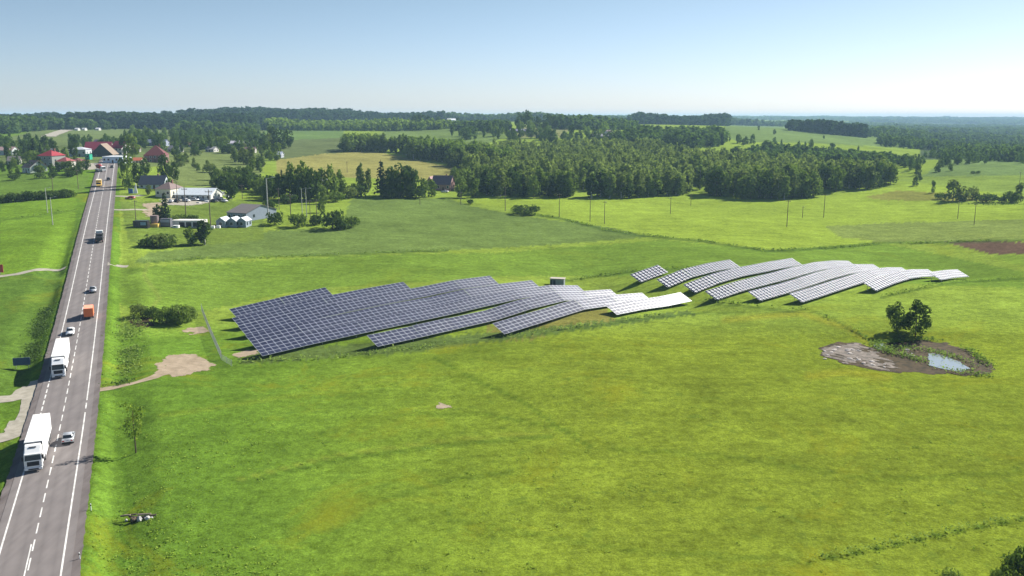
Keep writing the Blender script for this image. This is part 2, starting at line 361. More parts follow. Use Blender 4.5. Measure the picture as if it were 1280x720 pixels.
# gentle undulation, then the road bank with its ditches, then the pond hollow
GZ += 0.25 * np.sin(GX * .045 + 1.3 * np.sin(GY * .03)) * np.sin(GY * .05 + .7) * np.clip(GY / 150, 0, 1) * (GY < 900)
_d = np.abs((GX - road_x(GY)) * RC); _on = 1 - sstep(560, 620, GY)
_bl = (1 - sstep(7.5, 19, _d)) * _on
GZ = GZ * (1 - _bl) + (road_z(GY) - .22) * _bl
_s = -GX * RS + GY * RC; _fill = np.ones(GX.shape)
for _px, _py, _w in ((140, 485, 5), (38, 489, 8), (33, 534, 8), (44, 506, 8), (150, 332.6, 5), (70, 335, 5)):
    _x, _y = at_z(_px, _py, float(road_z(at_z(_px, _py, 2.0)[1]))); _fill *= 1 - np.exp(-((_s - (-_x * RS + _y * RC)) / _w) ** 2) * ((GX < road_x(GY)) == (_px < 100))
GZ -= 1.1 * _fill * sstep(6.0, 9.0, _d) * (1 - sstep(9.5, 16, _d)) * _on * (1 - sstep(260, 400, GY))
def gz_raw(x, y):
    y = np.clip(np.asarray(y, float), 14.01, 14490); u = np.clip(np.asarray(x, float) / y, -1.079, 1.079); l = np.log(y)
    j = np.clip(np.searchsorted(GU, u) - 1, 0, len(GU) - 2); i = np.clip(np.searchsorted(GL, l) - 1, 0, len(GL) - 2)
    a = (u - GU[j]) / (GU[j + 1] - GU[j]); b = (l - GL[i]) / (GL[i + 1] - GL[i])
    return (GZ[i, j] * (1 - a) + GZ[i, j + 1] * a) * (1 - b) + (GZ[i + 1, j] * (1 - a) + GZ[i + 1, j + 1] * a) * b
_ml = np.exp(np.linspace(math.log(40.), math.log(14000.), 3000))
def hit(px, py):
    d = ray(px, py); k = _ml / d[1]; x = d[0] * k; z = CAM_H + d[2] * k
    below = z < gz_raw(x, _ml); i = int(np.argmax(below)) if below.any() else len(_ml) - 1
    lo, hi = _ml[max(i - 1, 0)], _ml[i]
    for _ in range(18):
        m = (lo + hi) / 2; k = m / d[1]
        if CAM_H + d[2] * k < gz_raw(d[0] * k, m): hi = m
        else: lo = m
    return d[0] * hi / d[1], hi
POND = hit(1135, 447); PZ = float(gz_raw(*POND))
_e = np.sqrt(((GX - POND[0]) / 30) ** 2 + ((GY - POND[1]) / 22) ** 2); _pb = 1 - sstep(.75, 1.25, _e)
GZ = GZ * (1 - _pb) + (PZ - .25) * _pb
gz = lambda x, y: float(gz_raw(x, y))
def at(px, py, dz=0.0):
    x, y = hit(px, py); return Vector((x, y, gz(x, y) + dz))
def mpp(p): return (p[1] * CP + (CAM_H - p[2]) * SP) / F_PX       # metres per pixel at a point
def inpoly(X, Y, poly):
    r = np.zeros(np.shape(X), bool); n = len(poly)
    for i in range(n):
        (x1, y1), (x2, y2) = poly[i], poly[(i + 1) % n]
        if y1 == y2: continue
        r ^= ((y1 > Y) != (y2 > Y)) & (X < (x2 - x1) * (Y - y1) / (y2 - y1) + x1)
    return r

# ------------------------------------------------------------------ ground cover: which crop grows where
PX, PY = project(GX, GY, GZ)
_j = rng.normal(0, 1, PX.shape)
C = np.zeros(PX.shape + (3,)); RG = np.ones(PX.shape)
def mixc(w, col, rough=None):
    global C, RG
    C[:] = C * (1 - w[..., None]) + np.array(col) * w[..., None]
    if rough is not None: RG[:] = RG * (1 - w) + rough * w
near_l, near_r = np.array((0.098, 0.176, 0.020)), np.array((0.150, 0.196, 0.020))
w = sstep(200, 800, PX); C[:] = near_l * (1 - w[..., None]) + near_r * w[..., None]
ones = np.ones(PX.shape)
mixc(sstep(430, 390, PY + _j * 1.5) * (PX > 150), (0.172, 0.240, 0.034), 0.5)
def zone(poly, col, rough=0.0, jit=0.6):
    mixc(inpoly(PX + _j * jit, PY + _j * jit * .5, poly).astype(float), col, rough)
zone([(150, 335), (480, 318), (620, 316), (830, 300), (960, 312), (1100, 303), (1280, 340), (1280, 360), (850, 345), (640, 345), (380, 362), (200, 400), (150, 380)], (0.120, 0.192, 0.026), .25)
zone([(600, 246), (860, 244), (1000, 250), (1150, 228), (1280, 232), (1280, 290), (1190, 300), (1100, 303), (960, 313), (870, 300), (800, 294), (700, 272), (640, 262), (595, 254)], (0.195, 0.268, 0.034), 0.1)
zone([(1030, 283), (1100, 279), (1280, 274), (1280, 300), (1180, 302), (1100, 303), (1050, 296)], (0.150, 0.195, 0.045), .2)
zone([(1120, 238), (1240, 244), (1240, 252), (1100, 250), (1080, 246)], (0.170, 0.180, 0.040), .2)
zone([(165, 330), (250, 322), (420, 318), (560, 313), (660, 308), (740, 302), (815, 296), (760, 284), (690, 275), (640, 268), (590, 258), (560, 248), (440, 248), (425, 285), (340, 288), (250, 308), (185, 316)], (0.108, 0.158, 0.038), 0.0)
zone([(1178, 302), (1240, 318), (1290, 317), (1290, 303), (1220, 301)], (0.105, 0.068, 0.046), 0.0)
zone([(1240, 319), (1290, 318), (1290, 332), (1265, 330)], (0.150, 0.225, 0.030), 0)
zone([(1150, 222), (1180, 201), (1230, 194), (1290, 192), (1290, 219)], (0.125, 0.185, 0.055), 0)
zone([(1120, 225), (1150, 221), (1290, 219), (1290, 246), (1240, 240)], (0.160, 0.225, 0.040), 0)
zone([(0, 214), (112, 219), (105, 240), (0, 246)], (0.100, 0.165, 0.026), 0)
zone([(0, 250), (95, 246), (92, 330), (0, 345)], (0.120, 0.205, 0.020), 0.2)
zone([(0, 348), (82, 337), (58, 400), (30, 490), (0, 500)], (0.085, 0.150, 0.022), .5)
zone([(345, 200), (400, 191), (470, 189), (545, 205), (612, 217), (560, 226), (430, 222), (345, 222)], (0.215, 0.205, 0.062), 0)
zone([(320, 155), (430, 163), (430, 188), (340, 200), (300, 190)], (0.105, 0.165, 0.045), 0)
zone([(330, 176), (432, 172), (432, 189), (345, 200)], (0.095, 0.120, 0.045), 0)
zone([(460, 172), (500, 158), (600, 162), (640, 168), (600, 185), (520, 175)], (0.115, 0.165, 0.045), 0)
zone([(0, 175), (60, 158), (150, 158), (330, 160), (330, 200), (160, 210), (0, 205)], (0.110, 0.145, 0.048), 0.1)
zone([(200, 190), (300, 188), (330, 215), (300, 235), (215, 232)], (0.125, 0.160, 0.050), 0)
zone([(905, 158), (975, 155), (1085, 158), (1145, 172), (1150, 186), (1000, 178), (930, 178), (905, 172)], (0.120, 0.175, 0.050), 0)
zone([(660, 155), (720, 158), (700, 172), (640, 172)], (0.165, 0.175, 0.070), 0)
zone([(1080, 150), (1290, 150), (1290, 196), (1150, 200), (1150, 182)], (0.055, 0.080, 0.032), 0)
zone([(1170, 194), (1215, 190), (1290, 187), (1290, 192), (1230, 194), (1180, 200)], (0.060, 0.040, 0.035), 0)
zone([(150, 252), (330, 250), (330, 300), (190, 312), (160, 300)], (0.118, 0.170, 0.030), .2)
# faint wheel tracks and mown edges in the meadow, worn into the grass
def track(pts, wpx, col, k=0.5):
    dm = np.full(PX.shape, 1e9)
    for (x1, y1), (x2, y2) in zip(pts, pts[1:]):
        dx, dy = x2 - x1, y2 - y1; t = np.clip(((PX - x1) * dx + (PY - y1) * dy) / (dx * dx + dy * dy), 0, 1)
        dm = np.minimum(dm, np.hypot(PX - x1 - t * dx, (PY - y1 - t * dy)))
    mixc(np.clip(1.3 - dm / wpx, 0, 1) * k, col)
track([(543, 447), (600, 478), (650, 500), (700, 535), (740, 560)], 2.2, (0.050, 0.098, 0.012), .6)
track([(300, 606), (420, 575), (560, 556), (690, 545)], 2.6, (0.050, 0.092, 0.012), .65)
track([(430, 640), (560, 600), (640, 590)], 3, (0.050, 0.092, 0.012), .5)
track([(905, 400), (1000, 392), (1060, 410), (1085, 428)], 4, (0.22, 0.20, 0.02), .5)
track([(1010, 470), (1060, 465), (1110, 472)], 6, (0.21, 0.20, 0.02), .5)
zone([(620, 398), (690, 388), (760, 385), (770, 402), (650, 425), (600, 425)], (0.165, 0.160, 0.040), .4, 3)
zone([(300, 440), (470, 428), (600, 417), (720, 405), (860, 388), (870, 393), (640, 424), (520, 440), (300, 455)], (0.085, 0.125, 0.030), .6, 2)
track([(296, 600), (420, 569), (560, 550), (690, 539)], 2, (0.19, 0.20, 0.03), .35)
track([(122, 500), (150, 560), (165, 640), (150, 720)], 6, (0.065, 0.130, 0.014), .5)
track([(200, 520), (330, 500), (520, 470), (700, 452)], 3, (0.165, 0.200, 0.02), .35)
DKG = (0.040, 0.078, 0.016)
track([(180, 328.5), (260, 322.5), (420, 318.5), (480, 316), (560, 313.5)], 1.3, DKG, .75)
track([(640, 265), (700, 273), (760, 288), (800, 294.5), (870, 301), (960, 314), (1000, 312.5), (1100, 304), (1180, 303), (1280, 300)], 1.6, DKG, .7)
track([(650, 424), (720, 412), (790, 401), (860, 392.5), (930, 390)], 1.5, DKG, .55)
track([(880, 379), (940, 384), (985, 389.5), (1010, 387), (1040, 398), (1085, 425)], 1.6, DKG, .6)
track([(1100, 372), (1150, 362), (1190, 353.5), (1290, 347.5)], 1.4, DKG, .55)
track([(705, 351), (740, 346), (790, 339.5), (880, 336)], 1.6, DKG, .6)
track([(1010, 702), (1080, 689), (1140, 676), (1200, 663), (1290, 647)], 2.2, (0.05, 0.095, 0.012), .8)
track([(0, 347.5), (83, 338)], 1.5, DKG, .5)
track([(190, 385), (200, 372), (180, 345), (184, 330)], 3, (0.15, 0.165, 0.04), .4)
track([(0, 247), (95, 245)], 1.6, DKG, .5); track([(0, 275), (60, 269), (95, 262)], 1.5, DKG, .4)
track([(340, 560), (480, 520), (600, 516), (720, 540)], 2.2, (0.060, 0.110, 0.012), .5)
track([(760, 560), (900, 570), (1100, 600), (1280, 590)], 3.5, (0.070, 0.115, 0.012), .45)
track([(560, 650), (800, 690), (1000, 700)], 3, (0.062, 0.105, 0.012), .5)
_fz = np.stack(np.meshgrid(np.arange(len(GU)), np.arange(len(GL))), -1)
me_idx = np.arange(len(GU) * len(GL)).reshape(len(GL), len(GU))
FQ = np.stack([me_idx[:-1, :-1], me_idx[:-1, 1:], me_idx[1:, 1:], me_idx[1:, :-1]], -1).reshape(-1, 4)
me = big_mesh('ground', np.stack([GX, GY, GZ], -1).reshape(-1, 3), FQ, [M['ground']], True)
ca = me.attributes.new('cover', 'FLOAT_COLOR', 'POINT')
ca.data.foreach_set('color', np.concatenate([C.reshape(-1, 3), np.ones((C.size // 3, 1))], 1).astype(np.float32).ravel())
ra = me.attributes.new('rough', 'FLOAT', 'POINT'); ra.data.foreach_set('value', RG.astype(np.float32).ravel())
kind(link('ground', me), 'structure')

# haze: one box of thin air round everything
mh = bpy.data.materials.new('haze_air'); mh.use_nodes = True
mh.node_tree.nodes.remove(mh.node_tree.nodes['Principled BSDF'])
pv = mh.node_tree.nodes.new('ShaderNodeVolumePrincipled'); pv.inputs['Color'].default_value = (0.46, 0.70, 0.98, 1)
pv.inputs['Density'].default_value = HAZE_DENSITY; pv.inputs['Anisotropy'].default_value = 0.0
mh.node_tree.links.new(pv.outputs[0], mh.node_tree.nodes['Material Output'].inputs['Volume'])
hz = MB(); hz.box(-16500, 16500, -60, 14700, float(GZ.min()) - 1.5, 92, mh); kind(hz.build('haze'), 'stuff')

# ------------------------------------------------------------------ roads, tracks, bare earth
def strip(name, Ys, o0, o1, dz, mat, rag=0.0):
    V = []
    for Y in Ys:
        z = float(road_z(Y)) + dz
        for o in (o0, o1):
            if rag: o = o + random.uniform(-rag, rag)
            V.append((road_x(Y) + o * RC, Y + o * RS, z))
    V = np.array(V); i = np.arange(len(Ys) - 1) * 2
    return V, np.stack([i, i + 1, i + 3, i + 2], -1)
def road_sheet(name, parts, mat):
    Vs, Fs, b = [], [], 0
    for V, Fq in parts: Vs.append(V); Fs.append(Fq + b); b += len(V)
    return kind(link(name, big_mesh(name, np.concatenate(Vs), np.concatenate(Fs), [M[mat]])), 'structure')
YS = np.arange(40, 600, 3.0)
road_sheet('road_shoulder', [strip('', np.arange(40, 600, .9), -5.75, 5.75, -.02, '', .10)], 'shoulder')
road_sheet('road', [strip('', YS, -4.75, 4.75, .03, '')], 'asphalt')
marks = []
Ye = np.concatenate([np.arange(40, 146, 3.), [146]]); marks.append(strip('', Ye, -3.78, -3.56, .045, ''))
for s in np.arange(148, 172, 3.2): marks.append(strip('', [s, s + 2.2], -3.78, -3.56, .045, ''))
marks.append(strip('', np.arange(173, 590, 3.), -3.78, -3.56, .045, ''))
for a, b in ((40, 151), (153, 156), (157.4, 590)): marks.append(strip('', np.linspace(a, b, int(abs(b - a) / 3) + 2), 3.56, 3.78, .045, ''))
s = 40.
while s < 585:
    marks.append(strip('', [s, s + 3.0], -.09, .09, .045, '')); s += 4.7
marks.append(strip('', np.arange(40, 106, 3.), -.36, -.20, .045, ''))
road_sheet('road_markings', marks, 'line_paint')

def ribbon(name, pts, width, dz, mat, jitter=0.25, step=1.5):
    P = [at(*p) for p in pts]; out = []
    for a, b in zip(P, P[1:]):
        n = max(2, int((b - a).length / step))
        for i in range(n): out.append(a.lerp(b, i / n))
    out.append(P[-1]); V = []; n = len(out)
    for i, p in enumerate(out):
        t = (out[min(i + 1, n - 1)] - out[max(i - 1, 0)]); t.z = 0; t.normalize(); q = Vector((t.y, -t.x, 0))
        wd = width(i / n) if callable(width) else width
        for k in (-1, -.33, .33, 1):
            r = p + q * (k * wd / 2 + (random.uniform(-jitter, jitter) if abs(k) == 1 else 0))
            V.append((r.x, r.y, gz(r.x, r.y) + dz))
    Fq = [(4 * i + k, 4 * i + k + 1, 4 * i + k + 5, 4 * i + k + 4) for i in range(n - 1) for k in range(3)]
    return kind(link(name, big_mesh(name, np.array(V), np.array(Fq), [M[mat]], True)), 'structure')
def patch(name, poly_px, dz, mat, cell=0.4, edge=0.5, flat=None):
    W = [at(*p) for p in poly_px]; xs = [p.x for p in W]; ys = [p.y for p in W]
    gx = np.arange(min(xs) - 1, max(xs) + 1, cell); gy = np.arange(min(ys) - 1, max(ys) + 1, cell)
    X, Y = np.meshgrid(gx, gy); n1 = np.sin(X * .9 + 1.7 * np.sin(Y * .7)) * edge + np.sin(X * 2.3 + Y * 1.9) * edge * .5
    keep = inpoly(X[:-1, :-1] + cell / 2 + n1[:-1, :-1], Y[:-1, :-1] + cell / 2 + n1[:-1, :-1] * .7, [(p.x, p.y) for p in W])
    idx = np.arange(X.size).reshape(X.shape)
    Fq = np.stack([idx[:-1, :-1], idx[:-1, 1:], idx[1:, 1:], idx[1:, :-1]], -1)[keep]
    used, inv = np.unique(Fq, return_inverse=True)
    Z = gz_raw(X.ravel()[used], Y.ravel()[used]) + dz if flat is None else np.full(len(used), flat)
    return kind(link(name, big_mesh(name, np.stack([X.ravel()[used], Y.ravel()[used], Z], -1), inv.reshape(-1, 4), [M[mat]], True)), 'structure')

ribbon('gravel_track', [(54, 474), (47, 490), (42, 506), (37, 522), (31, 540)], 4.5, .07, 'pale_dirt')
ribbon('dirt_track', [(118, 488), (140, 485), (160, 480.5), (185, 474), (205, 467), (222, 459)], lambda t: 2.2 + 4.5 * max(0, t - .65) / .35, .05, 'dirt')
patch('dirt_yard', [(200, 447), (222, 443), (245, 444), (258, 448), (268, 454), (258, 462), (238, 469), (215, 471), (200, 467)], .06, 'dirt', .4, .9)
patch('bare_earth', [(290, 443), (308, 438), (326, 437), (322, 442), (300, 447)], .05, 'dirt')
patch('bare_earth', [(232, 411), (252, 408), (256, 416), (238, 419)], .05, 'dirt', .4, .9)
patch('bare_earth', [(168, 397), (186, 397), (194, 405), (178, 411), (166, 404)], .05, 'mud', .4, .9)
patch('bare_earth', [(543, 504), (568, 506), (566, 510), (548, 510)], .05, 'dirt', .3, .5)
ribbon('gravel_track', [(50, 484), (38, 489), (28, 494), (14, 498), (-30, 503)], lambda t: 8 - 4 * min(1, t * 2), .06, 'pale_dirt')
ribbon('gravel_track', [(42, 524), (32, 533), (22, 541), (10, 546), (-30, 552)], lambda t: 8 - 4 * min(1, t * 2), .06, 'pale_dirt')
ribbon('gravel_track', [(88, 333), (60, 337), (20, 343), (-30, 349)], 2.6, .05, 'pale_dirt')
ribbon('gravel_track', [(124, 330), (134, 332.4), (148, 332.6), (160, 333)], lambda t: 6 - 3.4 * min(1, t * 3), .05, 'pale_dirt')
ribbon('gravel_track', [(136, 262), (155, 262.6), (185, 262)], 3, .05, 'pale_dirt')
ribbon('gravel_track', [(140, 245), (160, 246), (178, 244)], 3.5, .05, 'pale_dirt')
patch('gravel_yard', [(181, 254), (202, 253), (201, 262), (198, 271), (182, 271)], .05, 'dirt', 1, 1)
patch('gravel_yard', [(205, 247), (275, 244), (278, 251), (240, 257), (205, 256)], .06, 'pale_dirt', 1, 1)
patch('gravel_yard', [(98, 205), (142, 202), (148, 208), (140, 211), (100, 212)], .07, 'pale_dirt', 1, 1)
ribbon('gravel_track', [(60, 171), (72, 166), (84, 162.5)], 14, .3, 'pale_dirt', 1, 10)

# the drying pond: mud rim, caked clay, two open pools
patch('mud', [(1024, 435), (1045, 428), (1068, 428), (1090, 434), (1105, 430), (1150, 425), (1180, 429), (1212, 440), (1222, 446), (1240, 456), (1242, 466), (1220, 470), (1180, 468), (1140, 466), (1100, 464), (1060, 456), (1030, 446)], .05, 'mud', .3, .7)
patch('clay', [(1027, 437), (1048, 430), (1070, 431), (1086, 438), (1098, 446), (1112, 457), (1128, 463), (1105, 461), (1062, 452), (1034, 444)], .09, 'clay', .25, 1.9)
WZ = PZ - .25 + .13
patch('pond_water', [(1160, 442), (1172, 443.5), (1186, 447), (1202, 455), (1214, 461), (1202, 465), (1180, 462), (1161, 457)], 0, 'water', .2, .2, WZ)
patch('pond_water', [(1093, 430), (1103, 430), (1107, 436), (1101, 438), (1093, 435)], 0, 'water', .2, .2, WZ)

# ------------------------------------------------------------------ solar array
MW, MH, PW, PH_ = 1.635, 1.105, 1.655, 1.125
def module_mesh():
    b = MB(); f = .038; t = .04
    b.box(0, MW, 0, f, 0, t, 'alu'); b.box(0, MW, MH - f, MH, 0, t, 'alu')
    b.box(0, f, f, MH - f, 0, t, 'alu'); b.box(MW - f, MW, f, MH - f, 0, t, 'alu')
    b.box(f, MW - f, f, MH - f, .004, t - .005, 'solar'); return b.mesh('solar_module')
MOD = module_mesh()
_mv = np.empty(len(MOD.vertices) * 3, np.float32); MOD.vertices.foreach_get('co', _mv); _mv = _mv.reshape(-1, 3)
_mf = np.array([list(p.vertices) for p in MOD.polygons]); _mm = np.array([p.material_index for p in MOD.polygons])
def section_modules(n):                            # all modules of one far section in one mesh
    V, Fq, mi = [], [], []; b = 0
    for i in range(n):
        for j in range(4):
            V.append(_mv + np.array((i * PW, j * PH_, 0))); Fq.append(_mf + b); mi.append(_mm); b += len(_mv)
    return big_mesh('solar_modules', np.concatenate(V), np.concatenate(Fq), list(MOD.materials), False, np.concatenate(mi))
_secs, _rails, _legs = {}, {}, {}
def rails_mesh(n):
    if n not in _rails:
        b = MB(); Ln = n * PW - .02
        for j in range(5):
            y = min(max(j * PH_ - .01, .03), 4 * PH_ - .05); b.box(0.02, Ln - .02, y - .03, y + .03, -.075, -.006, 'steel')
        k = max(2, int(Ln // 3.3))
        for i in range(k):
            x = .6 + i * (Ln - 1.2) / (k - 1); b.box(x - .04, x + .04, .15, 4.35, -.16, -.079, 'steel')
        _rails[n] = b.mesh('section_rails')
    return _rails[n]
def leg_mesh():
    b = MB(); b.box(-.05, .05, -.05, .05, -.5, 1.0, 'steel'); return b.mesh('leg')
LEGM = leg_mesh()
ROW_LABELS = ['shortest dark blue solar panel row at the rear of the dark block near the road',
    'second dark blue panel row from the rear, ending above the first grass step',
    'third dark blue panel row from the rear of the block nearest the road',
    'fourth dark panel row, with a thin dark gap of shade along its lower edge',
    'longest dark panel row starting at the bare earth corner by the wire fence',
    'long panel row stepped forward in front of the longest dark row',
    'panel row in the meadow, dark blue at its near end and white with glare beyond',
    'short front panel row bright white with sun glare, bending down at its far end',
    'tiny separate panel row behind the upper block, four dark panels deep',
    'second row of the upper solar block, dark at its start with one bright white panel',
    'third row of the upper block, pale with glare along its lower start',
    'fourth row of the upper block, starting with a bright yellow-white sunlit section',
    'fifth row of the upper block, its lower corner next to the weed line',
    'long pale sixth row of the upper block, its near corner lowest of that block',
    'seventh row of the upper block, white and sagging over the slope at its far end',
    'short isolated white panel row at the far end of the upper block']
eu = Vector((math.sin(PHI), math.cos(PHI), 0)); ev = Vector((-math.cos(PHI), math.sin(PHI), 0))
for ri, (x0, y0, ln, detail) in enumerate(ROWS):
    base = Vector((x0, y0, gz(x0, y0)))
    root = thing('solar_panel_row', ROW_LABELS[ri], 'solar panels', base, 0, 'rows of the solar park')
    ncol = max(3, round(ln / PW)); ns = max(1, round(ncol / 8)); cuts = [round(ncol * i / ns) for i in range(ns + 1)]
    r_ = random.Random(ri + 3)
    for a, b in zip(cuts, cuts[1:]):
        p0 = base + eu * (a * PW); p1 = base + eu * (b * PW)
        z0, z1 = gz(p0.x, p0.y) + CLEAR, gz(p1.x, p1.y) + CLEAR
        u = Vector((eu.x * (b - a) * PW, eu.y * (b - a) * PW, z1 - z0)).normalized()
        tl = TILT + math.radians(r_.uniform(-.9, .9))
        v = ev * math.cos(tl) + Vector((0, 0, math.sin(tl))); v = (v - u * v.dot(u)).normalized(); nrm = u.cross(v)
        R3 = Matrix((u, v, nrm)).transposed(); q = R3.to_euler(); n = b - a
        sec = link('table_section', rails_mesh(n), root, Vector((p0.x, p0.y, z0)) - base); sec.rotation_euler = q
        if detail:
            for i in range(n):
                for j in range(4): link('solar_module', MOD, sec, (i * PW, j * PH_, 0))
        else:
            if n not in _secs: _secs[n] = section_modules(n)
            link('solar_modules', _secs[n], sec)
        for i in ((0.18, .82) if n > 4 else (.5,)):
            for fy in (.55, 3.9):
                w_ = Vector((p0.x, p0.y, z0)) + u * (i * n * PW) + v * fy - nrm * .12; g = gz(w_.x, w_.y)
                lg = link('leg', LEGM, root, Vector((w_.x, w_.y, g)) - base); lg.scale = (1, 1, max(.2, (w_.z - g)))

# transformer kiosk behind the rows
p = at(697, 357); k = thing('transformer_kiosk', 'small grey transformer kiosk with dark doors behind the glaring panel rows', 'kiosk', p, math.radians(-14))
b = MB(); b.box(-2.2, 2.2, -1.2, 1.2, -.4, 2.3, simple('kiosk_grey', (.22, .25, .28), .6)); b.build('cabinet', k, .04)
b = MB(); b.box(-2.4, 2.4, -1.4, 1.4, 2.303, 2.5, simple('kiosk_roof', (.38, .34, .29), .8)); b.build('roof', k, .03)
for x in (-1.85, -.85):
    b = MB(); b.box(x - .4, x + .4, -1.25, -1.203, .1, 2.0, simple('kiosk_door', (.05, .06, .075), .5)); b.build('door', k)

# ------------------------------------------------------------------ vehicles
def wheel(parent, x, y, r, w, truck=False):
    o = link('wheel', None, parent, (x, y, r))
    b = MB(); b.cyl((-w / 2, 0, 0), (w / 2, 0, 0), r, r, 'rubber', 18); b.build('tyre', o, .02)
    b = MB(); b.cyl((-w / 2 - .012, 0, 0), (w / 2 + .012, 0, 0), r * .58, r * .58, 'rim', 14); b.build('rim', o)
def lane_pose(py, lane, toward):
    """point of the lane that shows at picture row py, as a point on the road"""
    lo, hi = 60., 600.
    for _ in range(40):
        m = (lo + hi) / 2; x, y, z = road_x(m) + lane * RC, m + lane * RS, float(road_z(m)) + .045
        if project(x, y, z)[1] > py: lo = m
        else: hi = m
    gr = (float(road_z(m + 3)) - float(road_z(m - 3))) / 6 * RC
    return Vector((x, y, z)), (ROAD_ANG + (math.pi if toward else 0)), math.atan(gr) * (-1 if toward else 1)
def place(o, py, lane, toward, shift=0.0):
    p, rz, rx = lane_pose(py, lane, toward); o.rotation_euler = (rx, 0, rz)
    f = Vector((-math.sin(rz), math.cos(rz), 0)); y = p.y + f.y * shift
    m = p + f * shift; m.z = float(road_z(m.y - lane * RS)) + .045; o.location = m

def make_truck(label, cabpaint, visor_white=True, group='white articulated lorries coming down the road'):
    t = thing('articulated_lorry', label, 'lorry', group=group)
    cb = MB(); cb.prism_x([(8.1, .55), (8.22, 1.0), (8.22, 1.75), (8.02, 2.72), (7.7, 2.95), (6.75, 3.72), (6.2, 3.85), (6.05, 3.6), (6.05, .9), (7.5, .55)], -1.22, 1.22, cabpaint, .12, 2.8)
    cab = cb.build('cab', t, .06)
    b = MB(); b.poly([(-1.10, 8.225, 1.83), (1.10, 8.225, 1.83), (1.02, 8.055, 2.66), (-1.02, 8.055, 2.66)], 'glass'); b.build('windshield', cab)
    b = MB(); b.box(-1.08, 1.08, 8.04, 8.30, 2.70, 2.86, 'white_paint' if visor_white else 'dark_plastic'); b.build('sun_visor', cab, .03)
    b = MB(); b.prism_x([(8.20, .95), (8.26, .98), (8.26, 1.62), (8.20, 1.68)], -.82, .82, 'dark_plastic')
    for z in (1.10, 1.26, 1.42): b.box(-.76, .76, 8.262, 8.275, z, z + .05, 'chassis')
    b.build('grille', cab)
    b = MB(); b.box(-1.23, 1.23, 7.9, 8.34, .32, .72, cabpaint); b.build('bumper', t, .06)
    b = MB(); b.box(-.7, .7, 8.343, 8.35, .38, .60, 'dark_plastic'); b.build('lower_grille', t)
    for s in (-1, 1):
        b = MB(); b.box(s * 1.0 - .19, s * 1.0 + .19, 8.22, 8.30, .80, 1.02, 'lamp'); b.build('headlight', cab, .02)
        b = MB(); b.poly([(s * 1.223, 7.95, 1.85), (s * 1.223, 6.9, 1.85), (s * 1.215, 6.95, 2.6), (s * 1.215, 7.85, 2.6)], 'glass'); b.build('side_window', cab)
        b = MB(); b.box(s * 1.25, s * 1.50, 8.0, 8.16, 1.85, 2.55, 'dark_plastic'); b.box(min(s * 1.2, s * 1.26), max(s * 1.2, s * 1.26), 8.02, 8.10, 2.3, 2.4, 'dark_plastic'); b.build('mirror', cab, .03)
        b = MB(); b.box(s * 1.15 - .05, s * 1.15 + .05, 4.6, 6.0, .95, 3.4, cabpaint); b.build('side_fairing', cab, .03)
    b = MB(); b.prism_x([(6.9, 3.56), (7.0, 3.62), (7.15, 3.5), (7.05, 3.44)], -.5, .5, 'chassis'); b.build('roof_hatch', cab)
    b = MB(); b.box(-.45, .45, 1.2, 7.6, .55, .95, 'chassis'); b.box(-.5, .5, -7.9, 1.2, .72, 1.12, 'chassis'); b.box(-1.15, 1.15, 4.3, 5.6, .45, .85, 'chassis'); b.build('chassis', t)
    b = MB(); b.box(-1.275, 1.275, -8.25, 5.72, 1.12, 3.95, 'trailer_white'); tr = b.build('trailer', t, .04)
    b = MB(); b.box(-1.20, 1.20, -8.15, 5.65, 3.953, 3.965, 'trailer_roof'); b.build('roof_panel', tr)
    b = MB(); b.box(-1.23, 1.23, 5.723, 5.78, 1.3, 3.85, 'chassis'); b.build('front_bulkhead', tr)
    for s in (-1, 1):
        b = MB(); b.box(s * 1.24 - .015, s * 1.24 + .015, -1.6, 3.0, .45, 1.1, 'trailer_white'); b.build('side_skirt', tr)
        for y in (7.0,): wheel(t, s * 1.06, y, .52, .32)
        for y in (3.4,): wheel(t, s * .98, y, .52, .55)
        for y in (-3.6, -4.9, -6.2): wheel(t, s * 1.05, y, .5, .40)
        b = MB(); b.box(s * 1.0 - .18, s * 1.0 + .18, -8.3, -8.253, .85, 1.08, 'tail'); b.build('tail_light', tr)
    return t
place(make_truck('white articulated lorry nearest the camera, black grille, shadow over the gravel lay-by', 'white_paint'), 590, -2.25, True, -8.25)
place(make_truck('white articulated lorry following behind, beside the blue roadside board', 'trailer_white', False), 473, -2.05, True, -8.25)

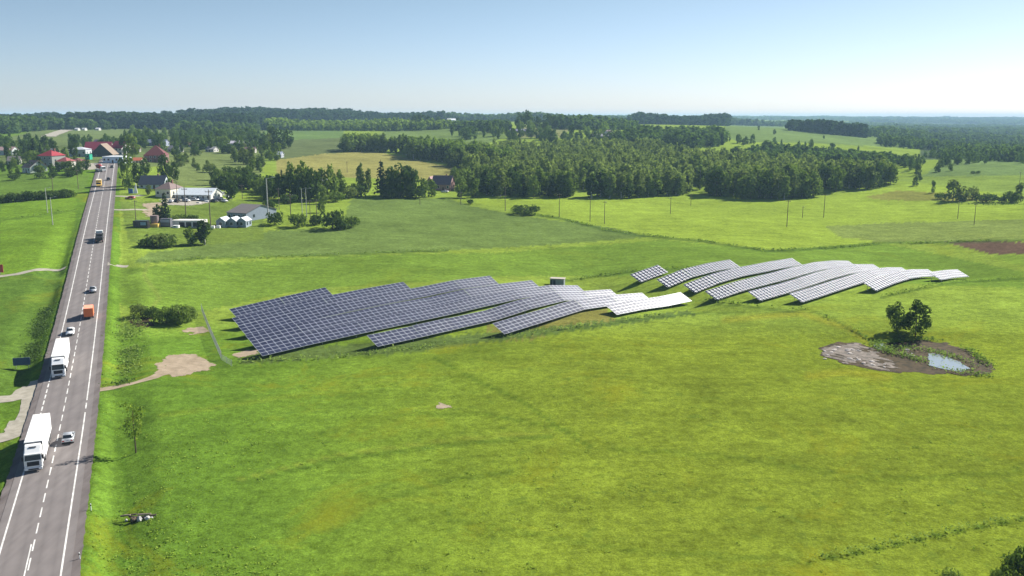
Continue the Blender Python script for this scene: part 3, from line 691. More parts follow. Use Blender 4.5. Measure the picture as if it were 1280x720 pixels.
def make_car(label, paint, L=4.4, W=1.78, H=1.46, hatch=False, group='cars driving on the highway'):
    t = thing('car', label, 'car', group=group); h = L / 2
    b = MB(); b.prism_x([(h, .38), (h - .02, .62), (h - .25, .76), (h - 1.15, .90), (-h + (.1 if hatch else .55), .95), (-h + .04, .86), (-h, .55), (-h + .05, .32), (h - .1, .28)], -W / 2, W / 2, paint, .07, .7)
    body = b.build('body', t, .05, True)
    rb = -h + (.25 if hatch else .95); prof = [(h - 1.2, .89), (h - 1.95, H - .06), (h - 2.4, H), (rb + .75, H - .02), (rb + (.25 if hatch else .05), .93)]
    b = MB(); b.prism_x(prof, -W / 2 + .08, W / 2 - .08, paint, .14, 1.1); b.build('roof', t, .04, True)
    wi = W / 2 - .20
    def quad(name, a, c):
        d = Vector((0, c[0] - a[0], c[1] - a[1])); n = Vector((0, d.z, -d.y)).normalized()
        if n.z < 0: n = -n
        A, B = Vector((0, *a)), Vector((0, *c)); P, Q = A + d * .12 + n * .02, A + d * .92 + n * .02
        b = MB(); b.poly([(-wi, P.y, P.z), (wi, P.y, P.z), (wi - .06, Q.y, Q.z), (-wi + .06, Q.y, Q.z)], 'glass'); b.build(name, t)
    quad('windshield', prof[0], prof[1]); quad('rear_window', prof[4], prof[3])
    for s in (-1, 1):
        x0, x1 = s * (W / 2 - .055), s * (W / 2 - .20)
        b = MB(); b.poly([(x0, h - 1.45, .96), (x0, rb + .35, .98), (x1, rb + .85, H - .12), (x1, h - 2.0, H - .12)], 'glass'); b.build('side_window', t)
        for y in (h - .85, -h + .82): wheel(t, s * (W / 2 - .10), y, .32, .21)
        b = MB(); b.box(s * (W / 2 - .30) - .17, s * (W / 2 - .30) + .17, h - .16, h + .01, .58, .72, 'lamp'); b.build('headlight', body, .02)
        b = MB(); b.box(s * (W / 2 - .26) - .17, s * (W / 2 - .26) + .17, -h - .01, -h + .1, .62, .80, 'tail'); b.build('tail_light', body, .02)
        b = MB(); b.box(s * (W / 2 + .09) - .09, s * (W / 2 + .09) + .09, h - 1.55, h - 1.42, .93, 1.06, paint); b.build('mirror', t, .02)
    b = MB(); b.box(-W / 2 + .1, W / 2 - .1, -h - .02, -h + .12, .32, .52, 'dark_plastic'); b.build('rear_bumper', body)
    b = MB(); b.box(-.55, .55, h - .1, h + .015, .36, .54, 'dark_plastic'); b.build('grille', body)
    b = MB(); b.box(-.26, .26, -h - .025, -h - .012, .56, .67, 'white_paint'); b.build('number_plate', body)
    return t
place(make_car('silver hatchback driving away beside the nearest white lorry', 'silver_paint', hatch=True), 556, 1.75, False, 2.1)
place(make_car('white car coming towards the camera just ahead of the second lorry cab', 'pearl_paint'), 420, -1.7, True, -2.1)
place(make_car('silver car driving away up the road ahead of the orange van', 'silver_paint'), 366.5, 1.9, False, 2.1)
place(make_car('small black car driving away near the roadside trees at the village edge', 'black_paint', hatch=True), 225.5, 1.8, False, 2)
place(make_car('black car at the far top end of the road by the junction', 'black_paint'), 210, 2.6, False, 2)

def box_van(label, paint, boxpaint, cabl=1.9, L=5.8, W=2.2, H=2.75, name='box_van'):
    t = thing(name, label, 'van'); h = L / 2
    b = MB(); b.prism_x([(h, .45), (h - .03, 1.0), (h - .7, 1.25), (h - 1.3, 2.15), (h - cabl, 2.2), (h - cabl, .4)], -W / 2 + .08, W / 2 - .08, paint, .1, 1.5); cab = b.build('cab', t, .05)
    b = MB(); b.box(-W / 2, W / 2, -h, h - cabl - .05, .62, H, boxpaint); bx = b.build('cargo_box', t, .04)
    b = MB(); b.box(-W / 2 + .06, W / 2 - .06, -h + .06, h - cabl - .1, H + .003, H + .02, simple('box_roof', (.85, .35, .22) if boxpaint == 'orange_paint' else (.6, .55, .4), .6)); b.build('roof_panel', bx)
    for x in (-.5, .5):
        b = MB(); b.box(x * W * .96 / 1.0 - .44 * W / 2 * 1.0 + (-.0), x * W * .96 - .44 * W / 2 + .88 * W / 2, -h - .03, -h - .004, .75, H - .12, boxpaint)
        b = MB(); b.box(min(0.02 * (1 if x > 0 else -1), x * 2 * (W / 2 - .08)), max(0.02 * (1 if x > 0 else -1), x * 2 * (W / 2 - .08)), -h - .03, -h - .004, .75, H - .12, boxpaint); b.build('rear_door', bx, .01)
    b = MB(); b.poly([(-W / 2 + .22, h - .76, 1.33), (W / 2 - .22, h - .76, 1.33), (W / 2 - .28, h - 1.25, 2.07), (-W / 2 + .28, h - 1.25, 2.07)], 'glass'); o = b.build('windshield', cab); o.location = (0, .03, .02)
    b = MB(); b.box(-W / 2 + .15, W / 2 - .15, -h + .1, h - .3, .42, .6, 'chassis'); b.build('chassis', t)
    for s in (-1, 1):
        for y in (h - .95, -h + 1.25): wheel(t, s * (W / 2 - .16), y, .36, .24)
        b = MB(); b.box(s * (W / 2 - .2) - .1, s * (W / 2 - .2) + .1, -h - .02, -h + .02, .63, .74, 'tail'); b.build('tail_light', t)
        b = MB(); b.box(s * (W / 2 - .3) - .16, s * (W / 2 - .3) + .16, h - .05, h + .02, .7, .88, 'lamp'); b.build('headlight', cab)
    return t
place(box_van('orange box van driving away behind the silver car', 'orange_paint', 'orange_paint'), 399, 1.85, False, 2.9)
place(box_van('yellow lorry with a brown load box coming down from the village', 'yellow_paint', 'yellow_paint', 2.1, 7.5, 2.5, 3.3, 'yellow_lorry'), 234, -2.2, True, -3.7)

def flatbed():
    t = thing('flatbed_lorry', 'flatbed lorry with white cab carrying dark striped machinery up the road', 'lorry')
    b = MB(); b.prism_x([(5.0, .5), (5.05, 1.6), (4.85, 2.7), (4.5, 2.9), (3.1, 2.9), (3.1, .6)], -1.2, 1.2, 'white_paint', .1, 2.6); cab = b.build('cab', t, .06)
    b = MB(); b.poly([(-1.05, 5.06, 1.7), (1.05, 5.06, 1.7), (.98, 4.89, 2.6), (-.98, 4.89, 2.6)], 'glass'); b.build('windshield', cab)
    b = MB(); b.box(-.5, .5, -5.0, 3.0, .6, .95, 'chassis'); b.build('chassis', t)
    b = MB(); b.box(-1.25, 1.25, -5.2, 2.9, .96, 1.12, 'dark_plastic'); b.box(-1.25, 1.25, 2.75, 2.9, 1.12, 2.1, 'chassis'); b.build('load_bed', t)
    b = MB(); b.box(-1.1, 1.1, -1.9, -.1, 1.124, 2.6, 'chassis'); b.box(-1.12, 1.12, -4.9, -2.2, 1.124, 2.0, 'black_paint'); b.build('load', t, .08)
    for a, c in (((-1.1, .2), (1.1, 2.5)), ((1.1, .2), (-1.1, 2.5))):
        b = MB(); b.cyl((a[0], a[1], 2.0), (c[0], c[1], 2.25), .16, .16, 'chassis', 6); b.build('loading_ramp', t)
    b = MB(); b.box(-1.1, 1.1, .1, 2.6, 1.124, 1.75, 'black_paint'); b.build('load_panel', t)
    for s in (-1, 1):
        for y in (4.1, -2.6, -3.8): wheel(t, s * 1.02, y, .5, .34)
        b = MB(); b.box(s * .95 - .18, s * .95 + .18, -5.24, -5.2, .8, .98, 'tail'); b.build('tail_light', t)
    return t
place(flatbed(), 304, 1.85, False, 5.2)

def tank_lorry():
    t = thing('drum_lorry', 'white-cabbed lorry with a dark red drum turning at the junction by the shop', 'lorry')
    b = MB(); b.prism_x([(4.4, .5), (4.45, 1.5), (4.3, 2.7), (2.6, 2.9), (2.6, .6)], -1.2, 1.2, 'white_paint', .1, 2.5); cab = b.build('cab', t, .06)
    b = MB(); b.poly([(-1.0, 4.46, 1.6), (1.0, 4.46, 1.6), (.95, 4.33, 2.55), (-.95, 4.33, 2.55)], 'glass'); b.build('windshield', cab)
    b = MB(); b.box(-1.15, 1.15, -4.4, 2.5, .6, 1.2, 'white_paint'); b.build('chassis', t)
    b = MB(); b.cyl((0, -3.6, 2.9), (0, -.9, 2.7), .95, 1.45, 'red_paint', 16); b.cyl((0, -.9, 2.7), (0, 1.9, 2.3), 1.45, .8, 'red_paint', 16); b.build('drum', t, .05, True)
    b = MB(); b.box(-.9, .9, -4.5, -3.7, 3.2, 4.0, 'white_paint'); b.build('hopper', t, .05)
    for s in (-1, 1):
        for y in (3.5, -1.8, -3.1): wheel(t, s * 1.0, y, .5, .36)
    return t
tl = tank_lorry(); q, rz, rx = lane_pose(214, -3.2, True); tl.location = q; tl.rotation_euler = (0, 0, rz + math.radians(28))

# ------------------------------------------------------------------ buildings
def house(name, label, cat, px, py, wpx, hpx, rpx, depth, yaw, roof, wall, form='gable', wins=3, group=None, chimney=False, door=True, Y=None, overhang=.4, door_label=None, rough_roof=.75, floors=1):
    """px,py = middle of the foot of the front wall; wpx/hpx/rpx = width, wall and roof height in pixels"""
    if Y is None: p = at(px, py)
    else: x, y = far(px, Y); p = Vector((x, y, gz(x, y)))
    s = mpp(p); W, H, RH = wpx * s, hpx * s, rpx * s; D = depth; a = math.radians(yaw)
    cx = p + Vector((-math.sin(a), math.cos(a), 0)) * (D / 2); zs = [gz(cx.x + dx, cx.y + dy) for dx in (-W / 2, W / 2) for dy in (-D / 2, D / 2)]
    cx.z = (min(zs) + p.z) / 2; t = thing(name, label, cat, cx, a, group)
    wm = simple('wall_' + name, wall, .85, .2, var=.07, scale=.6); rm = simple('roof_' + name, roof, rough_roof, .3, var=.12, scale=1.2)
    w2, d2, o = W / 2, D / 2, overhang
    b = MB()
    if form in ('gable', 'hip', 'flat', 'shed'): b.box(-w2, w2, -d2, d2, -1.5, H, wm)
    if form == 'gable':                            # ridge along x
        for x in (-w2, w2): pass
        b.hull([(-w2, -d2, H), (-w2, d2, H), (-w2, 0, H + RH)], [(w2, -d2, H), (w2, d2, H), (w2, 0, H + RH)], wm)
    if form == 'front_gable':
        b.hull([(-w2, -d2, -1.5), (w2, -d2, -1.5), (w2, -d2, H), (0, -d2, H + RH), (-w2, -d2, H)], [(-w2, d2, -1.5), (w2, d2, -1.5), (w2, d2, H), (0, d2, H + RH), (-w2, d2, H)], wm)
    wl_ = b.build('wall', t); b = MB(); th = .16
    if form == 'gable':
        k = RH / d2
        for sg in (-1, 1):
            A = [(x, sg * (d2 + o), H - k * o + th * .1) for x in (-w2 - o, w2 + o)]; B = [(x, 0, H + RH + th * .1) for x in (w2 + o, -w2 - o)]
            lo = A + B; b.hull([(x, y, z + .02) for x, y, z in lo], [(x, y, z + th) for x, y, z in lo], rm)
    elif form == 'front_gable':
        k = RH / w2
        for sg in (-1, 1):
            lo = [(sg * (w2 + o), -d2 - o, H - k * o), (sg * (w2 + o), d2 + o, H - k * o), (0, d2 + o, H + RH), (0, -d2 - o, H + RH)]
            b.hull([(x, y, z + .02) for x, y, z in lo], [(x, y, z + th) for x, y, z in lo], rm)
    elif form == 'hip':
        r = max(.3, w2 - d2 * .9); bs = [(-w2 - o, -d2 - o, H), (w2 + o, -d2 - o, H), (w2 + o, d2 + o, H), (-w2 - o, d2 + o, H)]
        top = [(-r, -.05, H + RH), (r, -.05, H + RH), (r, .05, H + RH), (-r, .05, H + RH)]
        b.hull([(x, y, z + .02) for x, y, z in bs], [(x, y, z + .04) for x, y, z in top], rm)
    elif form == 'shed':
        lo = [(-w2 - o, -d2 - o, H + .02), (w2 + o, -d2 - o, H + .02), (w2 + o, d2 + o, H + RH), (-w2 - o, d2 + o, H + RH)]
        b.hull(lo, [(x, y, z + th) for x, y, z in lo], rm)
    else: b.box(-w2 - .1, w2 + .1, -d2 - .1, d2 + .1, H + .003, H + .25, rm)
    rf = b.build('roof', t)
    if form == 'shed':
        b = MB(); b.hull([(-w2, -d2, H), (-w2, d2, H), (-w2, d2, H + RH - .05)], [(w2, -d2, H), (w2, d2, H), (w2, d2, H + RH - .05)], wm); b.build('upper_wall', t)
    if chimney:
        b = MB(); b.box(w2 * .3 - .35, w2 * .3 + .35, -.35 + d2 * .2, .35 + d2 * .2, H + RH * .4, H + RH + .9, simple('brick_' + name, (.22, .11, .08), .9)); b.build('chimney', rf)
    fh = H / floors
    for fl in range(floors):
        for i in range(wins):
            x = -w2 + W * (i + .5) / wins; ww, wh = min(.6, W / wins * .3), min(.65, fh * .24); zc = fl * fh + fh * .58
            isdoor = door and fl == 0 and i == wins // 2
            if isdoor:
                b = MB(); b.box(x - .5, x + .5, -d2 - .06, -d2 - .004, 0, min(2.1, fh * .85), simple('door_' + name, (.10, .06, .04), .6)); b.build('door', t); continue
            b = MB(); b.box(x - ww - .09, x + ww + .09, -d2 - .05, -d2 - .004, zc - wh - .09, zc + wh + .09, 'white_paint'); f = b.build('window', t)
            b = MB(); b.box(x - ww, x + ww, -d2 - .06, -d2 - .052, zc - wh, zc + wh, 'house_glass'); b.build('pane', f)
    for i in range(2 if D > 5 else 0):             # gable side windows
        for sg in (-1, 1):
            y = -d2 + D * (i + .5) / 2; zc = H * .55; wh = min(.65, H * .24)
            b = MB(); b.box(min(sg * (w2 + .004), sg * (w2 + .05)), max(sg * (w2 + .004), sg * (w2 + .05)), y - .6, y + .6, zc - wh, zc + wh, 'house_glass'); b.build('window', t)
    return t
DGREY, WHITE, CREAM = (.07, .075, .085), (.62, .62, .60), (.50, .46, .36)
house('farm_shed', 'large grey farm shed with brown-grey roof and pale blue-grey walls by the tents', 'shed', 296, 275, 30, 10, 8, 20, -24, (.15, .135, .13), (.21, .25, .31), 'gable', 4, door=False)
for px, lab in ((276, 'white gabled storage tent beside the dark utility pole'), (289.5, 'middle white storage tent of the three with its gable to the field'), (302, 'white storage tent next to the grey farm shed')):
    house('storage_tent', lab, 'tent', px, 284, 11.5, 8, 4, 6, -6, (.46, .50, .54), (.24, .29, .34), 'front_gable', 1, 'white storage tents in the farm yard', door=False, overhang=.25)
house('workshop', 'long white workshop with a pale metal roof and cluttered yard', 'workshop', 241, 249.5, 47, 7, 7, 13, -6, (.62, .67, .70), (.55, .56, .52), 'gable', 7)
house('house', 'cream house with brown hip roof at the end of the long white workshop', 'house', 204, 247, 20, 11, 8, 12, -8, (.17, .12, .11), (.62, .58, .46), 'hip', 3, chimney=True)
house('house', 'white-gabled house with dark blue-grey roof under the tall roadside trees', 'house', 189, 236, 30, 6, 10, 11, 4, (.035, .045, .07), (.50, .56, .62), 'gable', 4, chimney=True)
house('house', 'big villa with maroon half-hipped roof behind the dark garden trees', 'house', 194, 203, 26, 9, 12, 16, 14, (.115, .026, .028), (.20, .115, .11), 'hip', 5, floors=2, chimney=True)
house('shed', 'low shed with bright orange tile roof behind the roadside tree', 'shed', 167, 203, 17, 3, 3, 8, 0, (.38, .11, .05), (.40, .35, .28), 'gable', 2)
house('shop', 'low white roadside shop with light blue front panels at the end of the road', 'shop', 141, 204, 26, 8, 1, 12, -4, (.70, .72, .74), (.62, .72, .80), 'flat', 5)
house('house', 'dark gable-fronted house with tan roof facing the junction', 'house', 127, 196, 26, 3, 13, 16, 10, (.20, .15, .11), (.07, .065, .06), 'front_gable', 2)
house('house', 'white two-storey house with crimson roof right of the dark gable house', 'house', 146, 194, 15, 9, 8, 13, -10, (.26, .018, .045), (.66, .62, .60), 'gable', 3, floors=2)
house('house', 'wide house with crimson roof behind the dark gable-fronted house', 'house', 120, 190, 30, 7, 9, 14, 12, (.20, .02, .045), (.40, .36, .36), 'gable', 5, Y=640)
house('barn', 'long dark purple-roofed barn at the back of the village', 'barn', 132, 180, 36, 4, 5, 14, 0, (.08, .06, .09), (.28, .22, .24), 'gable', 4, Y=760)
house('house', 'pale grey house with light slab roof beside the green kiosk', 'house', 97, 196, 20, 9, 3, 12, 6, (.40, .42, .46), (.40, .42, .44), 'hip', 4)
house('kiosk', 'small bright green kiosk by the junction', 'kiosk', 109.5, 199.5, 5.5, 6.5, 1, 4, 0, (.03, .2, .13), (.02, .30, .19), 'flat', 1, door=False)
house('house', 'two-storey house with bright red roof left of the highway', 'house', 57, 208, 20, 13, 7, 12, -12, (.26, .018, .03), (.24, .25, .23), 'hip', 3, floors=2, chimney=True)
house('house', 'lower house with faded red roof next to the bright red-roofed house', 'house', 77, 211, 15, 9, 5, 9, -6, (.24, .06, .06), (.42, .40, .36), 'hip', 3)
house('house', 'pale green house with steep grey gable among dark hedges', 'house', 33, 216, 19, 7, 8, 10, -34, (.28, .17, .14), (.46, .52, .48), 'gable', 3)
house('house', 'pinkish-roofed house at the edge of the village on the far side of the road', 'house', 6, 194, 18, 6, 4, 10, 4, (.32, .22, .21), (.40, .44, .44), 'gable', 3)
house('house', 'brick-red farmhouse with twin dormers and purple-grey roof by the wood', 'house', 551, 238, 24, 8, 10, 11, -12, (.15, .11, .13), (.30, .18, .16), 'gable', 4, chimney=True)
house('house', 'annexe with reddish roof joined to the farmhouse by the wood', 'annexe', 537, 234, 9, 6, 7, 8, -12, (.25, .14, .13), (.35, .24, .2), 'front_gable', 1)
house('barn', 'grey-roofed barn half hidden in the roadside grove', 'barn', 404, 237, 14, 5, 8, 10, 20, (.30, .30, .29), (.36, .36, .33), 'gable', 2)
house('barn', 'small blue-grey roofed barn on the pale field edge', 'barn', 346, 197, 11, 4, 3, 9, 0, (.36, .40, .50), (.34, .36, .40), 'gable', 2)
house('barn', 'long blue-grey roofed barn behind the villa with maroon roof', 'barn', 193, 179, 24, 4, 4, 12, 0, (.14, .17, .25), (.25, .28, .35), 'gable', 4, Y=800)
house('barn', 'long low barn with pale lilac roof on the hillside field', 'barn', 291, 180, 28, 4, 3, 14, 0, (.42, .40, .46), (.40, .40, .40), 'gable', 5, Y=840)
for px, Y, w_, lab in ((96, 1150, 4, 'tiny white house below the dark pine ridge'), (105, 1160, 3.4, 'second tiny white house below the dark pine ridge, to its side'), (122, 1180, 4.4, 'tiny white house on the green hill by the ridge'), (229, 1200, 9, 'pale bungalow at the foot of the ridge forest')):
    house('house', lab, 'house', px, 0, w_, 1.8, 1.4, 7, 0, (.42, .43, .45), (.62, .62, .60), 'gable', 2, Y=Y)
house('barn', 'long low blue-roofed barn on the plain behind the central wood', 'barn', 653, 0, 30, 2.4, 2.2, 14, 3, (.15, .15, .22), (.20, .20, .23), 'gable', 6, Y=1120)
house('barn', 'long grey-roofed barn among trees beyond the central wood', 'barn', 750, 0, 22, 2.8, 2.6, 12, -4, (.22, .215, .225), (.2, .2, .2), 'gable', 5, Y=1060)
house('house', 'white-gabled house beside the long grey barn beyond the wood', 'house', 764, 0, 8, 5, 4, 10, 30, (.16, .10, .11), (.70, .70, .72), 'gable', 2, Y=1080)
house('house', 'small house with a light roof hidden among trees beyond the wood', 'house', 815, 0, 12, 4, 4, 10, 10, (.45, .43, .44), (.5, .5, .5), 'gable', 2, Y=1000)
house('warehouse', 'white warehouse roof glinting on the far horizon plain', 'warehouse', 564, 0, 10, 3, 1.5, 22, 0, (.70, .72, .74), (.6, .62, .64), 'gable', 3, Y=1900)

for px, py, w_, h_, r_h, yw, rc, wc, fm, lab in (
    (17, 206, 13, 5, 5, 20, (.13, .12, .12), (.40, .40, .37), 'gable', 'small grey-roofed house in the gardens beside the pinkish-roofed house'),
    (91, 207, 12, 5, 4, -20, (.16, .05, .05), (.34, .32, .30), 'hip', 'small dark red hip-roofed house close to the lawn beside the highway'),
    (62, 194, 13, 4, 4, 8, (.12, .12, .14), (.38, .38, .36), 'gable', 'grey-roofed house rising behind the bright red-roofed villa'),
    (40, 196, 11, 4, 4, -15, (.20, .07, .06), (.36, .34, .31), 'gable', 'brown-red roofed cottage under the narrow spruces'),
    (168, 190, 12, 4, 4, 15, (.12, .04, .05), (.30, .28, .27), 'hip', 'little dark maroon cottage behind the orange-roofed shed'),
    (216, 190, 14, 4, 4, -10, (.17, .17, .18), (.42, .41, .39), 'gable', 'grey cottage on the slope just beyond the maroon villa'),
    (240, 184, 13, 3.5, 3, 12, (.20, .09, .07), (.42, .40, .36), 'gable', 'brownish cottage higher on the slope beyond the grey one'),
    (262, 190, 11, 3.5, 3, -8, (.26, .26, .27), (.44, .43, .41), 'gable', 'pale grey cottage at the edge of the slope gardens'),
    (312, 191, 13, 3.5, 3.5, 6, (.14, .09, .08), (.40, .38, .35), 'gable', 'dark brown roofed cottage below the long lilac-roofed barn')):
    house('house', lab, 'house', px, py, w_, h_, r_h, 9, yw, rc, wc, fm, 3)
# farmyard odds and ends
def boxthing(name, label, cat, px, py, wpx, hpx, depth, body, parts, yaw=0, group=None):
    p = at(px, py); s = mpp(p); t = thing(name, label, cat, p, math.radians(yaw), group); W, H = wpx * s, hpx * s
    b = MB(); b.box(-W / 2, W / 2, 0, depth, -.3, H, body); b.build('body', t, .05)
    for nm, x0, x1, z0, z1, m in parts:
        b = MB(); b.box(x0 * W, x1 * W, -.06, -.004, z0 * H, z1 * H, m); b.build(nm, t)
    return t
boxthing('bus_shelter', 'black roadside bus shelter with a pale blue window in the farmyard', 'shelter', 175.5, 284.5, 18, 8.5, 2.6, 'black_paint', [('window', .02, .40, .35, .8, simple('shelter_glass', (.20, .30, .42), .3)), ('door', -.42, -.12, .1, .8, simple('shelter_dark', (.05, .045, .05), .6))])
boxthing('tank', 'round rusty-brown tank on a yellow base between the black shelter and grey container', 'tank', 192.5, 284, 10, 4, 2.5, 'yellow_paint', [])
p = at(192.5, 283); b = MB(); b.cyl((0, 1, 1.2), (0, 1, 4.2), 1.6, 1.6, simple('tank_rust', (.20, .15, .15), .7), 18); o = b.build('tank_drum', None, .1, loc=p); tag(o, 'brown upright drum standing on the yellow base by the container', 'drum')
boxthing('container', 'dark grey shipping container with pale upper panel under the spruce', 'container', 206.5, 283.5, 13, 10, 2.5, simple('container_grey', (.10, .10, .12), .6), [('panel', -.44, .44, .55, .9, simple('container_pale', (.30, .34, .45), .5)), ('door', -.40, .40, .1, .48, simple('container_low', (.17, .17, .19), .6))])
boxthing('garage_row', 'long white garage row with three dark arched doors', 'garage', 234, 283.5, 40, 8, 5, simple('garage_white', (.66, .64, .60), .8), [('garage_door', -.25 + .22 * i, -.08 + .22 * i, 0, .72, 'dark_plastic') for i in range(3)], -3)
boxthing('car_trailer', 'small white trailer parked at the end of the garage row', 'trailer', 219, 285, 7, 3, 2, 'white_paint', [('window', -.3, .1, .45, .8, 'glass')])
boxthing('stone_block', 'white stone block lying in front of the storage tents', 'block', 265.5, 285.5, 4.5, 3, 1.2, 'white_paint', [], 0, 'white blocks by the tents')
boxthing('stone_block', 'white stone block beside the first one, nearer the tent door', 'block', 272.5, 285.2, 4.5, 3.4, 1.2, 'white_paint', [], 0, 'white blocks by the tents')
p = at(166.5, 242.5); t = thing('advert_sail', 'white and blue sail-shaped roadside sign at the shop drive', 'sign', p, 0)
b = MB(); b.hull([(0, -.1, .3), (2.2, -.1, .3), (1.6, -.1, 5.2)], [(0, .1, .3), (2.2, .1, .3), (1.6, .1, 5.2)], 'white_paint'); b.build('sail', t)
b = MB(); b.box(-2.2, -.05, -.15, .15, .3, 2.6, 'blue_paint'); b.build('lower_panel', t)
for x in (-1.9, 1.2): b = MB(); b.cyl((x, 0, -.5), (x, 0, .8), .1, .1, 'steel'); b.build('post', t)
YARD = [(233, 252, 'white_paint'), (243, 251, 'silver_paint'), (252, 250.5, 'pearl_paint'), (262, 248, 'white_paint'), (271, 247, 'silver_paint'), (276, 250, 'pearl_paint'), (268, 252.5, 'black_paint'), (222, 252.5, 'black_paint'), (214, 253, 'pearl_paint'), (281, 252.5, 'white_paint')]
YL = ['white car parked in front of the workshop windows', 'silver car in the middle of the workshop yard', 'pearl car beside the silver one in the workshop yard', 'white car at the far corner of the workshop', 'silver car beyond the workshop end', 'pearl car under the tree at the yard end', 'black car in the yard near the pale gravel edge', 'black car before the cream hip-roofed house', 'pearl car beside the spruce and the cream house', 'white car at the outermost end of the yard']
for (px, py, m), lb in zip(YARD, YL):
    c = make_car(lb, m, hatch=True, group='cars parked in the workshop yard'); q = at(px, py); c.location = q + Vector((0, 0, .05)); c.rotation_euler = (0, 0, random.uniform(0, 6.28))
c = make_car('red car parked at the farm track end', 'red_paint', hatch=True, group='cars parked in the workshop yard'); c.location = at(163, 249) + Vector((0, 0, .06)); c.rotation_euler = (0, 0, 1.4)
c = make_car('white car parked in front of the brick-red farmhouse by the wood', 'white_paint', group=None); c.location = at(556, 240.5); c.rotation_euler = (0, 0, 1.3)

for i, (px, py, w_, h_) in enumerate(((266, 245, 4, 2), (271, 243, 5, 2.4), (277, 244, 4, 1.6), (283, 246, 5, 2), (280, 242, 4, 2), (287, 249, 4, 1.5), (258, 252.5, 5, 1.6), (247, 254, 4, 1.4))):
    boxthing('pallet_stack', 'pale stack of building material on the workshop yard', 'stack', px, py, w_, h_, 2, ('trailer_white', 'concrete', 'steel')[i % 3], [], (i * 37) % 50 - 25, 'stacks on the workshop yard')
# blue board and small signs beside the road
p = at(28, 461.5); t = thing('road_sign', 'blue roadside direction board on two posts beside the second lorry', 'sign', p, math.radians(14))
b = MB(); b.box(-1.65, 1.65, -.04, .04, .9, 2.5, simple('sign_blue', (.045, .085, .16), .5)); b.build('board', t)
b = MB(); b.box(-1.70, 1.70, .045, .06, .85, 2.55, 'steel'); b.build('board_frame', t)
for x in (-1.2, 1.2): b = MB(); b.cyl((x, .12, -.6), (x, .12, 2.4), .05, .05, 'steel'); b.build('post', t)
p = at(0.5, 343); t = thing('road_sign', 'small red board on a post at the gravel track', 'sign', p); b = MB(); b.box(-1, 1, -.05, .05, .6, 3.0, 'red_paint'); b.build('board', t); b = MB(); b.cyl((0, .1, -.5), (0, .1, 2.5), .06, .06, 'steel'); b.build('post', t)
def marker():
    b = MB(); b.cyl((0, 0, -.2), (0, 0, 1.0), .07, .06, 'white_paint', 8); b.box(-.075, .075, -.08, -.03, .68, .86, 'dark_plastic'); return b.mesh('marker')
MK = marker()
for px, py, lb in ((114, 638, 'white marker post in the grass verge nearest the camera'), (100, 700, 'white marker post low on the verge by the bottom of the road')):
    tag(link('marker_post', MK, None, at(px, py)), lb, 'post', 'marker posts along the verge')

# ------------------------------------------------------------------ poles
def pole_mesh(kindp):
    b = MB()
    m = 'concrete' if kindp == 'lamp' else 'pole_wood'
    b.cyl((0, 0, -.6), (0, 0, 10), .17, .11, m, 8); return b.mesh('pole_shaft')
SH = {k: pole_mesh(k) for k in ('wood', 'lamp')}
def arm_mesh():
    b = MB(); b.box(-1.1, 1.1, -.07, .07, 9.3, 9.45, 'pole_wood'); return b.mesh('crossarm')
def ins_mesh(x):
    b = MB(); b.cyl((x, 0, 9.452), (x, 0, 9.75), .06, .05, 'ins', 6); return b.mesh('insulator')
AM = arm_mesh(); IM = [ins_mesh(x) for x in (-.95, 0.3, .95)]
def lamp_mesh():
    b = MB(); b.cyl((0, 0, 9.8), (1.6, 0, 10.2), .05, .04, 'steel', 6); b.box(1.4, 2.1, -.14, .14, 10.15, 10.28, 'steel'); return b.mesh('lamp_arm')
LM = lamp_mesh()
def pole(px, py, hpx, label, k='wood', group='utility poles across the fields'):
    q = at(px, py); h = hpx * mpp(q) / 10; t = thing('utility_pole' if k != 'lamp' else 'lamp_post', label, 'pole', q, random.uniform(-.5, .5), group); t.scale = (max(1, h * .9), max(1, h * .9), h)
    link('pole_shaft', SH[k], t)
    if k == 'lamp': link('lamp_arm', LM, t)
    elif k == 'wood':
        a = link('crossarm', AM, t)
        for m in IM: link('insulator', m, a)
POLES = [(699, 271, 29, 'wooden pole at the edge of the dark crop beside the round bush'), (737.5, 277, 30, 'wooden pole with crossarm standing in front of the wood where crop meets meadow'), (755.5, 280, 29, 'pole at the tip of the dark green crop field'), (838, 267, 20, 'short pole in the bright meadow near the clearing'), (863.5, 257, 15, 'thin pole at the mouth of the forest clearing'),
    (983.5, 283.5, 34, 'tall pole standing in bright meadow below the forest corner'), (1003, 272, 14, 'small thin pole between two taller poles in the meadow'), (1029.5, 272, 30, 'pole in the meadow below the last round forest trees'), (1197, 273.5, 22, 'pole in front of the grey roadside bushes'), (1217.5, 281, 27, 'pole nearest the olive strip beside the bushes'), (1274, 233, 18, 'pole on the skyline edge of the green hill field'),
    (543, 291, 0, ''), (525, 256, 10, 'short pole at the foot of the dark grove'), (631.5, 264, 31, 'pole beside the round bush near the meadow corner'), (576, 256, 16, 'leaning post near the farmhouse trees'),
    (170, 276, 26, 'dark pole beside the black bus shelter'), (222, 254, 28, 'dark pole in front of the workshop roof'), (233, 276, 42, 'tall dark pole between the spruce and the garage row'), (263.5, 284, 47, 'tallest dark pole beside the storage tents'), (303, 249, 18, 'pole behind the farm shed roof'), (349, 262, 27, 'pole at the edge of the roadside grove'), (364, 280, 38, 'dark brown pole at the substation grove'), (388, 276, 26, 'pole with low brace in the substation grove'), (396, 271, 22, 'short pole at the end of the substation grove'),
    (434, 216, 14, 'pole standing on the pale hill field'), (98, 236, 24, 'dark pole at the end of the roadside lawn'), (67, 246, 24, 'pole above the dark roadside hedge')]
for px, py, h, lb in POLES:
    if h: pole(px, py, h, lb)
